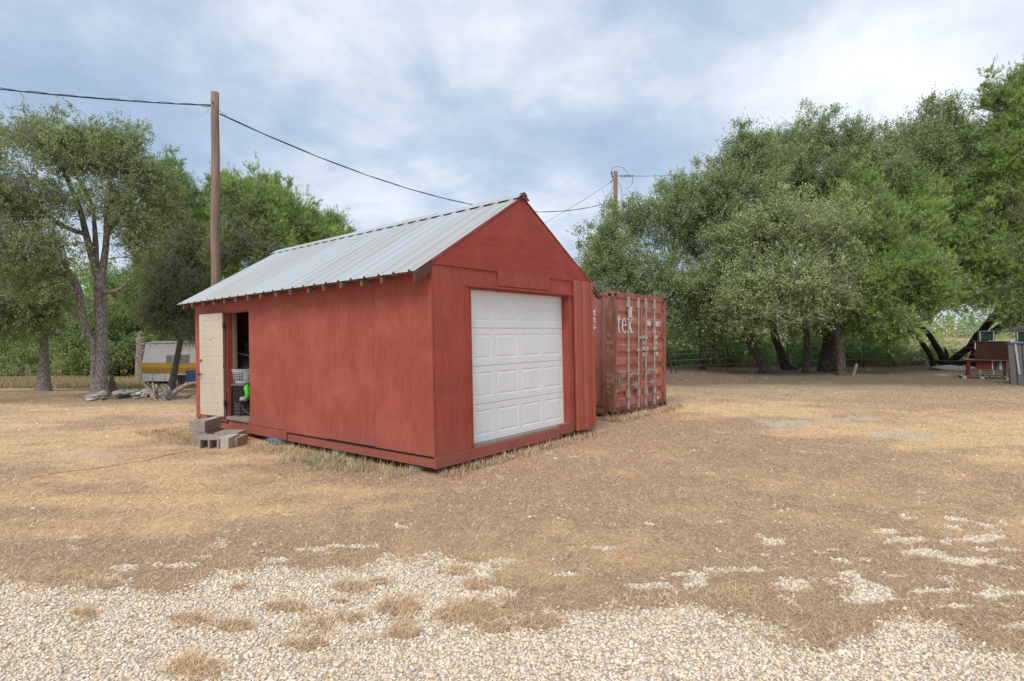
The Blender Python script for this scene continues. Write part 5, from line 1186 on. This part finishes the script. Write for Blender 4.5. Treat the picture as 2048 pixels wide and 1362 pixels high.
# ---- right group: live oaks
OG = 'live oaks in the right hand motte'
G = 26.5
tree('live_oak', 'leftmost live oak of the right grove, its crown rising over the container', OG,
  [[base_at(1404, 27.5, .30), *LM((1403, 700, 27.5, .22), (1400, 660, 27.5, .20), (1385, 600, 27.3, .2), (1340, 540, 27, .15), (1270, 500, 27, .08))],
   LM((1400, 665, 27.5, .18), (1440, 610, 27.4, .14), (1450, 540, 27.2, .1), (1430, 460, 27, .06)), LM((1385, 600, 27.3, .15), (1330, 580, 26.5, .11), (1260, 590, 26, .06)), LM((1340, 540, 27, .1), (1350, 470, 27, .06))],
  [lobe(1215, 490, 26.5, 62, 62), lobe(1190, 560, 26, 50, 60), lobe(1290, 455, 27.5, 75, 55), lobe(1270, 560, 26.5, 75, 60), lobe(1370, 470, 27.5, 70, 70), lobe(1360, 570, 26, 80, 60), lobe(1440, 520, 27.5, 60, 60), lobe(1390, 630, 25.8, 50, 34), lobe(1440, 430, 28, 60, 60), lobe(1345, 650, 25.8, 24, 40), lobe(1440, 600, 26, 60, 45), lobe(1300, 620, 26, 50, 40), lobe(1360, 405, 27.5, 55, 40), lobe(1365, 665, 25.8, 42, 28), lobe(1455, 655, 26, 45, 30), lobe(1420, 690, 26.5, 40, 20)],
  860, 101, 'oak', n_tw=13, n_lf=12, size=.088, rc=(.35, .78), up=.95, gap=.27, light=.1)
tree('live_oak', 'tall live oak leaning left with its trunk furthest left in the clump of five', OG,
  [[base_at(1532, 24.6, .46), *LM((1528, 735, 24.6, .32), (1510, 700, 24.6, .27), (1492, 668, 24.5, .24), (1470, 610, 24.5, .2), (1465, 530, 25, .15), (1480, 420, 25.5, .09), (1490, 350, 25.5, .05))],
   LM((1470, 610, 24.5, .16), (1430, 560, 24.5, .1), (1400, 520, 24.5, .05)), LM((1465, 530, 25, .1), (1520, 470, 25, .07), (1530, 400, 25, .05))],
  [lobe(1465, 360, 26, 60, 60), lobe(1430, 410, 26, 70, 60), lobe(1520, 420, 25, 70, 70), lobe(1470, 500, 24.5, 80, 60), lobe(1410, 560, 24.5, 50, 40), lobe(1530, 345, 26, 50, 55), lobe(1440, 630, 24.5, 44, 36), lobe(1495, 655, 24.8, 40, 22), lobe(1590, 655, 26.5, 50, 20),  lobe(1495, 305, 26, 40, 32)],
  640, 102, 'oak', n_tw=13, n_lf=12, size=.088, rc=(.35, .78), up=.95, gap=.25)
tree('live_oak', 'dark trunked live oak second from left in the clump of five trunks', OG,
  [[base_at(1590, 27.2, .42), *LM((1572, 735, 27.2, .34), (1560, 700, 27.2, .27), (1548, 668, 27, .24), (1545, 600, 27, .2), (1570, 480, 27.5, .15), (1590, 360, 28, .09), (1590, 290, 28, .04))],
   LM((1560, 520, 27.5, .12), (1510, 440, 27.5, .09), (1490, 390, 27.5, .05))],
  [lobe(1570, 320, 28, 55, 55), lobe(1630, 298, 28, 46, 62), lobe(1600, 370, 27.5, 85, 60), lobe(1560, 450, 27, 80, 60)],
  560, 103, 'oak', n_tw=13, n_lf=12, size=.088, rc=(.35, .78), up=.95, gap=.25)
tree('live_oak', 'pale low live oak whose drooping olive branches hang in front of the trunks', OG,
  [[base_at(1612, 24.8, .32), *LM((1612, 735, 24.8, .22), (1614, 700, 24.8, .18), (1612, 660, 24.6, .17), (1600, 600, 24, .14), (1580, 540, 23.5, .09))],
   LM((1612, 660, 24.6, .12), (1560, 630, 23.6, .07), (1520, 610, 23, .04)), LM((1600, 600, 24, .12), (1640, 540, 23.5, .08), (1650, 500, 23.5, .04)), LM((1595, 590, 24, .1), (1520, 540, 23, .07), (1490, 500, 23, .04))],
  [lobe(1535, 470, 23.5, 72, 62), lobe(1610, 480, 23.2, 72, 62), lobe(1560, 560, 22.6, 80, 50), lobe(1640, 590, 23, 60, 50), lobe(1490, 560, 23.2, 45, 50), lobe(1580, 620, 22.6, 90, 36), lobe(1500, 636, 23, 46, 28), lobe(1670, 470, 23.8, 60, 60), lobe(1500, 600, 22.8, 60, 44), lobe(1660, 540, 23.4, 60, 50)],
  700, 104, 'oak_light', n_tw=13, n_lf=12, size=.085, up=.8, droop=.05, light=.25, dead=20, gap=.15)
tree('live_oak', 'thickest dark live oak of the clump, fourth trunk from the left', OG,
  [[base_at(1650, 26, .50), *LM((1648, 735, 26, .40), (1655, 700, 26, .36), (1662, 640, 26, .32), (1680, 560, 26.3, .24), (1720, 450, 26.5, .17), (1740, 350, 27, .1), (1740, 290, 27, .04))],
   LM((1680, 560, 26.3, .2), (1640, 460, 26.5, .13), (1640, 380, 27, .07)), LM((1720, 450, 26.5, .14), (1790, 390, 26.5, .1), (1850, 340, 26.5, .05)), LM((1672, 590, 26, .18), (1740, 560, 25.5, .14), (1800, 520, 25, .1))],
  [lobe(1730, 330, 27, 70, 50), lobe(1760, 370, 26.5, 85, 62), lobe(1690, 390, 26.5, 80, 60), lobe(1700, 480, 26, 70, 60), lobe(1680, 580, 25, 60, 60), lobe(1660, 645, 25.5, 50, 24), lobe(1720, 640, 25, 40, 26), lobe(1705, 285, 27, 36, 44), lobe(1775, 320, 27, 50, 30)],
  620, 105, 'oak', n_tw=13, n_lf=12, size=.088, rc=(.35, .78), up=.95, gap=.25)
tree('live_oak', 'upright grey live oak with the rightmost trunk of the clump of five', OG,
  [[base_at(1685, 23.6, .33), *LM((1682, 740, 23.6, .25), (1680, 700, 23.6, .23), (1674, 650, 23.8, .22), (1700, 560, 24.5, .18), (1760, 470, 25.5, .15), (1830, 400, 26.5, .1), (1870, 320, 27, .06), (1880, 260, 27, .03))],
   LM((1760, 470, 25.5, .12), (1860, 440, 26.5, .08), (1910, 400, 27, .05)), LM((1830, 400, 26.5, .08), (1820, 330, 27, .06), (1810, 290, 27, .03))],
  [lobe(1880, 275, 27, 42, 62), lobe(1820, 310, 27, 65, 65), lobe(1870, 370, 26.8, 75, 60), lobe(1910, 310, 27.5, 40, 60), lobe(1800, 450, 26, 70, 50)],
  560, 106, 'oak', n_tw=13, n_lf=12, size=.088, rc=(.35, .78), up=.95, gap=.257)
# ---- junipers on the right
JG = 'junipers at the right edge of the yard'
J = dict(style='spray', barkm='bark_dark', cat='tree')
tree('juniper', 'bright green juniper with arching dark stems left of the desks', JG,
  [[base_at(1890, 28.5, .24), *LM((1886, 719, 28.5, .21), (1873, 692, 28.2, .19), (1853, 664, 27.8, .165), (1833, 650, 27.3, .14), (1815, 645, 26.8, .12), (1780, 620, 25.5, .1), (1740, 560, 24.5, .07))],
   [base_at(1868, 28.3, .19), *LM((1862, 715, 28.3, .17), (1847, 690, 28, .15), (1830, 666, 27.6, .14), (1816, 650, 27.2, .13), (1820, 600, 26, .1), (1830, 520, 25, .07))],
   LM((1780, 620, 25.5, .09), (1720, 620, 24.5, .06), (1700, 600, 24, .03))],
  [lobe(1740, 470, 24.5, 55, 65), lobe(1790, 540, 24, 70, 60), lobe(1730, 570, 23.6, 60, 60), lobe(1820, 460, 25, 65, 60), lobe(1770, 640, 23.8, 60, 36), lobe(1850, 580, 24, 55, 52), lobe(1700, 640, 24, 34, 30), lobe(1840, 400, 25.5, 45, 35), lobe(1720, 400, 25, 45, 40), lobe(1760, 660, 24, 60, 26)],
  720, 111, 'juniper', n_tw=16, n_lf=19, size=.115, up=.5, dead=50, gap=.16, **J)
tree('juniper', 'wide juniper whose thick dark trunk leans right behind the desks', JG,
  [[base_at(1898, 28.6, .34), *LM((1905, 721, 28.6, .25), (1917, 711, 28.4, .23), (1941, 693, 28.1, .24), (1955, 672, 27.8, .26), (1980, 643, 27.2, .25), (2010, 600, 26.5, .2), (2030, 520, 26, .14), (2020, 430, 26, .08))],
   [base_at(1945, 28.2, .36), *LM((1950, 712, 28, .3), (1962, 688, 27.8, .24), (1988, 662, 27.3, .22), (2025, 640, 26.5, .2), (2080, 620, 25.5, .14))], LM((2010, 610, 26.6, .15), (1950, 560, 25.5, .1), (1910, 520, 25, .05)), LM((1893, 724, 28.6, .16), (1893, 706, 28.6, .13), (1890, 696, 28.6, .03)), LM((1870, 722, 28.5, .14), (1900, 728, 28.4, .2), (1950, 722, 28.2, .14))],
  [lobe(1930, 500, 25, 70, 70), lobe(2000, 430, 25.5, 75, 70), lobe(2030, 540, 24.5, 70, 60), lobe(1950, 590, 24.4, 60, 36), lobe(1890, 430, 26, 55, 48), lobe(2060, 620, 24.2, 50, 40), lobe(1960, 350, 26.5, 40, 30), lobe(2100, 480, 25, 80, 90)],
  700, 112, 'juniper', n_tw=16, n_lf=19, size=.115, up=.45, dead=110, gap=.22, **J)
tree('juniper', 'tallest juniper reaching highest at the right edge of the photo', JG,
  [[base_at(2130, 25, .4), (at(2125, 500, 25), .3), (at(2100, 350, 25), .2), (at(2080, 200, 25), .1), (at(2070, 130, 25), .03)], LM((2110, 400, 25, .15), (2040, 330, 24.7, .08), (2000, 300, 24.5, .03)), LM((2090, 280, 25, .12), (2020, 220, 24.7, .06), (1995, 205, 24.5, .03))],
  [lobe(2070, 180, 25, 45, 50), lobe(2040, 255, 24.6, 60, 38), lobe(2030, 330, 24.5, 65, 44), lobe(2090, 330, 25, 70, 90), lobe(2010, 300, 24.6, 45, 22), lobe(2000, 380, 24.6, 55, 26), lobe(1995, 205, 24.8, 28, 14)],
  520, 113, 'juniper_dark' if False else 'juniper', n_tw=16, n_lf=19, size=.115, up=.3, dead=50, gap=.2, **J)
# ---- left group
LG = 'trees on the left side of the yard'
TYL = 20.4
tree('cedar_elm', 'big spreading elm with a forked grey trunk and a second curved stem', LG,
  [[base_at(198, TYL, .40), *LM((201, 776, TYL, .25), (203, 750, TYL, .20), (203, 680, TYL, .19), (200, 610, TYL, .19), (200, 565, TYL, .19), (195, 545, TYL, .16), (186, 520, TYL, .12), (172, 470, TYL, .11), (160, 420, TYL, .09), (135, 360, TYL, .065), (110, 310, TYL, .05))],
   LM((200, 565, TYL, .15), (208, 520, TYL, .12), (213, 470, TYL, .10), (216, 400, TYL-.3, .08), (222, 330, TYL-.4, .06), (225, 290, TYL-.4, .03)),
   LM((190, 530, TYL, .11), (191, 470, TYL+.4, .085), (180, 400, TYL+.8, .06), (150, 350, TYL+1, .05)),
   [base_at(188, TYL-.1, .16), *LM((188, 770, TYL-.1, .11), (188, 720, TYL-.1, .10), (185, 682, TYL-.2, .105), (172, 660, TYL-.3, .125), (164, 625, TYL-.4, .12), (158, 590, TYL-.5, .11), (143, 555, TYL-.8, .12), (110, 545, TYL-1, .09), (60, 530, TYL-1.4, .06), (10, 510, TYL-1.6, .04))],
   LM((203, 583, TYL, .12), (225, 583, TYL-.3, .085), (245, 575, TYL-.5, .06), (262, 555, TYL-.6, .04)),
   LM((145, 555, TYL-.8, .09), (110, 500, TYL-1.2, .06), (60, 470, TYL-1.5, .04)), LM((178, 470, TYL, .1), (120, 450, TYL-.5, .07), (60, 400, TYL-1, .04)), LM((213, 470, TYL, .1), (250, 420, TYL+.2, .06), (290, 370, TYL+.4, .03)),
   LM((150, 560, TYL-.7, .08), (150, 585, TYL-1, .06), (110, 600, TYL-1.4, .04))],
  [lobe(60, 310, TYL-1, 95, 50), lobe(160, 310, TYL, 90, 45), lobe(240, 330, TYL, 70, 50), lobe(300, 370, TYL+.5, 50, 40), lobe(30, 400, TYL-1.5, 90, 60), lobe(130, 400, TYL-.8, 80, 50), lobe(250, 420, TYL, 70, 50), lobe(20, 500, TYL-2, 90, 50), lobe(100, 500, TYL-1.5, 70, 45), lobe(270, 480, TYL, 45, 45), lobe(60, 570, TYL-1.6, 60, 28), lobe(150, 285, TYL, 80, 26), lobe(60, 280, TYL-.5, 70, 26), lobe(240, 290, TYL, 50, 26), lobe(-60, 420, TYL-2, 90, 110), lobe(325, 420, TYL+1, 30, 30)],
  900, 121, 'elm', barkm='bark_grey', rc=(.28, .6), n_tw=13, n_lf=12, size=.066, up=.15, outw=.5, dead=40, gap=.33, spread=1.2)
tree('cedar_elm', 'smaller elm with a straight flared grey trunk at the far left', LG,
  [[base_at(88, 25.5, .42), *LM((88, 765, 25.5, .26), (88, 720, 25.5, .2), (87, 660, 25.5, .17), (85, 600, 25.5, .13), (70, 540, 25.5, .07))], LM((87, 668, 25.5, .08), (115, 670, 25.2, .05), (140, 682, 25, .03)), LM((86, 620, 25.5, .1), (50, 590, 25.2, .06), (20, 580, 25, .03))],
  [lobe(60, 590, 25, 80, 45), lobe(110, 590, 25.2, 30, 30), lobe(40, 640, 24.8, 70, 30), lobe(-20, 620, 24.6, 60, 60)],
  330, 122, 'brush', barkm='bark_grey', n_tw=14, n_lf=12, size=.08, up=.1, droop=.2, dead=40, gap=.22, spread=1.4)
tree('juniper', 'dark brownish juniper whose grey trunk leans right in front of the trailer', LG,
  [[base_at(342, 25.5, .30), *LM((346, 760, 25.5, .21), (352, 730, 25.5, .17), (359, 690, 25.5, .16), (365, 650, 25.5, .14), (370, 590, 25.5, .11), (370, 500, 26, .08), (370, 420, 26, .04))],
   LM((366, 640, 25.5, .08), (340, 610, 25, .05), (310, 612, 24.6, .03)), LM((369, 600, 25.5, .07), (395, 590, 25, .04), (410, 600, 24.6, .02))],
  [lobe(355, 570, 25.5, 50, 48), lobe(320, 620, 25, 32, 26), lobe(395, 590, 25.3, 40, 46), lobe(335, 520, 26, 42, 42), lobe(385, 500, 26, 45, 46), lobe(385, 650, 25, 28, 22), lobe(345, 640, 25.2, 40, 22)],
  400, 123, 'juniper_brown', style='spray', barkm='bark_cedar', n_tw=16, n_lf=12, size=.10, up=.0, droop=.3, dead=80, gap=.2)
tree('juniper', 'dark green juniper rising left of the utility pole behind the elm', LG,
  [[base_at(378, 34, .3), *LM((378, 640, 33, .2), (385, 500, 30, .14), (370, 400, 29.5, .08), (350, 350, 29.5, .03))]],
  [lobe(350, 385, 29.5, 34, 40), lobe(385, 430, 29.5, 46, 50), lobe(330, 460, 29, 40, 50), lobe(400, 510, 29, 46, 60), lobe(310, 540, 29, 40, 50), lobe(440, 400, 30, 30, 34), lobe(290, 600, 30, 45, 40), lobe(345, 350, 30, 20, 22)],
  430, 124, 'juniper_dark', style='spray', barkm='bark_cedar', n_tw=16, n_lf=13, size=.125, up=.3, dead=30, gap=.2)
BG = 'junipers rising behind the shed roof'
tree('juniper', 'grey twiggy half dead juniper just right of the utility pole', BG,
  [[base_at(470, 26, .3), *LM((472, 560, 26, .19), (474, 480, 26, .13), (478, 420, 26, .08), (480, 365, 26, .03))], LM((474, 500, 26, .1), (520, 460, 26, .06), (560, 440, 26, .03))],
  [lobe(470, 400, 26, 36, 34), lobe(500, 450, 26, 60, 50), lobe(460, 510, 26, 50, 55), lobe(540, 500, 26, 50, 40), lobe(520, 410, 26.3, 38, 30)],
  330, 125, 'juniper', style='spray', barkm='bark_cedar', n_tw=14, n_lf=15, size=.11, up=.3, dead=110, dead_len=(.4, .9), gap=.25)
tree('juniper', 'green pointed juniper behind the middle of the metal roof', BG,
  [[base_at(560, 29, .3), *LM((560, 520, 29, .17), (550, 430, 29, .1), (520, 380, 29, .04))], LM((556, 480, 29, .1), (600, 440, 29, .05))],
  [lobe(530, 400, 29, 38, 34), lobe(570, 430, 29, 46, 34), lobe(600, 470, 29, 50, 36), lobe(550, 500, 28.5, 60, 50), lobe(640, 490, 29, 40, 34), lobe(450, 385, 30, 24, 26)],
  420, 126, 'juniper', style='spray', barkm='bark_cedar', n_tw=16, n_lf=19, size=.115, up=.6, dead=50, gap=.17)
tree('juniper', 'low rightmost juniper tip showing over the roof ridge', BG,
  [[base_at(650, 31, .25), *LM((650, 560, 31, .15), (655, 490, 31, .08), (665, 450, 31, .03))]],
  [lobe(655, 480, 31, 34, 26), lobe(620, 490, 31, 45, 30), lobe(688, 490, 31, 20, 18), lobe(668, 452, 31, 10, 16), lobe(640, 530, 31, 60, 30)],
  240, 127, 'juniper', style='spray', barkm='bark_cedar', n_tw=16, n_lf=19, size=.115, up=.6, gap=.1)
# ---- woods beyond the left fence: one tree after another
WG = 'trees beyond the left fence'
wl = [(-60, 44, 470, 'bright', 'pale green tree at the far left edge beyond the fence'), (45, 48, 520, 'brush', 'bushy dark green tree beyond the fence behind the small elm'), (130, 46, 560, 'bright', 'yellow green tree beyond the fence left of the big elm trunk'),
      (232, 43, 520, 'brush', 'tree with a straight dark trunk beyond the fence right of the big elm trunk'), (262, 46, 560, 'bright', 'light green tree beyond the fence behind the silver snag'), (320, 50, 520, 'brush', 'dense tree beyond the fence above the trailer roof'), (185, 42, 600, 'brush', 'low tree with a black leaning trunk beyond the fence')]
for i, (px, Y, top, kd, lb) in enumerate(wl):
    Y += 5
    lean = -22 if i == 6 else (0 if i % 2 else 6)
    tree('woodland_tree', lb, WG, [[base_at(px, Y, .42), *LM((px+lean*.3, 720, Y, .34 if i != 6 else .26), (px+lean, 660, Y, .26), (px+lean, top+40, Y, .12))]],
      [lobe(px-25, top+45, Y, 45, 40), lobe(px+25, top+70, Y, 45, 40), lobe(px, top+115, Y-1, 60, 34), lobe(px-30, 690, Y-1.5, 45, 26), lobe(px+32, 700, Y-1, 42, 24)],
      230, 140+i, kd, barkm='bark_dark' if i == 6 else 'bark_oak', rc=(.6, 1.1), n_tw=11, n_lf=10, size=.17, up=.1, gap=.12, twigs=False, dead=0, branch_r=.02)
def mass(name, label, pts, seed, kind, size, ntw, nlf, cat='brush', rc=(.5, .9), col2=None):
    r = np.random.default_rng(seed); c = np.array(pts); V, Q, cc, _ = foliage(c, r.uniform(rc[0], rc[1], len(c)), c.mean(0)+np.array([0, 0, -3]), r, ntw, nlf, size, kind, 'leaf', .5, .2)
    o = np_mesh(name, V, [Q], M['leaf'], col=cc); tag(o, label, cat, kind='stuff'); return o
rb = np.random.default_rng(55)
def band(n, t0, t1, y0, y1, h0, h1, clumpy=.0, sd_=5):
    t = rb.uniform(t0, t1, n*2); y = rb.uniform(y0, y1, n*2); x = t*y; hh_ = fbm(x*.35, y*.35, sd_, 2); k = hh_ > clumpy; x, y, hh_ = x[k][:n], y[k][:n], hh_[k][:n]
    z = ground_z(x, y)+rb.uniform(0, 1, len(x))*(h0+(h1-h0)*hh_); return np.stack([x, y, z+.1], -1)
mass('brush_thicket', 'green undergrowth massed behind the left wire fence', band(900, -1.05, -.5, 45.5, 54, 1.6, 4.6), 61, 'brush', .16, 9, 9)
mass('brush_thicket', 'pale green leafy backdrop deep in the left woods', band(700, -1.1, -.45, 58, 75, 4, 15, .2), 62, 'bright', .34, 9, 9, rc=(.9, 1.8))
mass('brush_thicket', 'dark woods behind the shed and trailer', band(420, -.62, -.32, 44, 58, 5, 12, .1), 63, 'brush', .26, 9, 9, rc=(.8, 1.5))
mass('brush_thicket', 'low green scrub behind the right wire fence', band(560, .24, 1.0, 29.5, 38, .1, 1.1, .38), 64, 'brush', .10, 10, 10, rc=(.3, .55))
mass('brush_thicket', 'dark scrub massed directly behind the oak trunks', band(520, .25, .70, 29.5, 34, .5, 3.0, .22, 12), 68, 'juniper_dark', .11, 10, 10, rc=(.35, .7))
mass('brush_thicket', 'bright scrub growing beyond the scrub by the right fence', band(200, .24, 1.0, 46, 70, .3, 1.8, .48, 8), 65, 'bright', .16, 9, 9, rc=(.5, .9))
mass('far_woodland', 'hazy dark line of woods on the horizon at the right', band(900, -.2, 1.3, 190, 260, 5, 12, .0, 3), 66, 'oak', 1.0, 7, 8, 'woods', rc=(3, 5))
mass('far_woodland', 'distant woods closing the view on the left', band(500, -1.3, -.2, 110, 150, 8, 20, .0, 3), 67, 'brush', .8, 7, 8, 'woods', rc=(2.5, 4))
# tall pale field grass in the distance
blades('field_grass', 60000, (-1.1, -.42, 29, 45), (.15, .40), (.004, .008), lambda x, y, u: u < .9, 31, [(.42, .33, .19), (.50, .40, .24), (.33, .25, .14), (.28, .26, .13)], (.5, 1.), 'tall pale dry grass in front of the left fence')
blades('field_grass', 40000, (.25, 1.0, 30, 60), (.15, .45), (.004, .008), lambda x, y, u: u < .9, 32, [(.50, .38, .24), (.58, .45, .30), (.40, .30, .19)], (.5, 1.), 'tall pale dry grass in the field beyond the right fence')
blades('field_grass', 12000, (.3, .75, 23, 27.5), (.04, .12), (.003, .006), lambda x, y, u: masks(x, y)[2] > .15, 33, [(.09, .13, .04), (.13, .17, .06), (.2, .2, .1)], (.3, .9), 'green grass growing at the feet of the oaks')
# fallen branches under the right trees
for (px, py, w_, sd, lb) in ((1660, 742, 34, 1, 'crooked fallen branch at the foot of the thick oak'), (1770, 732, 40, 2, 'pale fallen branch lying beyond the oaks at the right'), (1830, 731, 40, 3, 'dark fallen branch left of the leaning juniper trunk'), (1600, 735, 20, 4, 'short dark log between the oak trunks')):
    q = gp(px, py); rr = random.Random(sd); L = w_/F*q.y; m = MB()
    for k in range(4):
        x = rr.uniform(-.5, .2)*L; m.tube([(x, rr.uniform(-.2, .2), .05), (x+L*.3, rr.uniform(-.3, .3), .10+rr.uniform(0, .25)), (x+L*.7, rr.uniform(-.4, .4), .05+rr.uniform(0, .4))], [.06, .045, .015], 6)
    tag(m.build('fallen_branch', M['dead_wood'] if sd == 2 else M['bark_cedar'], None, loc=q), lb, 'branch')
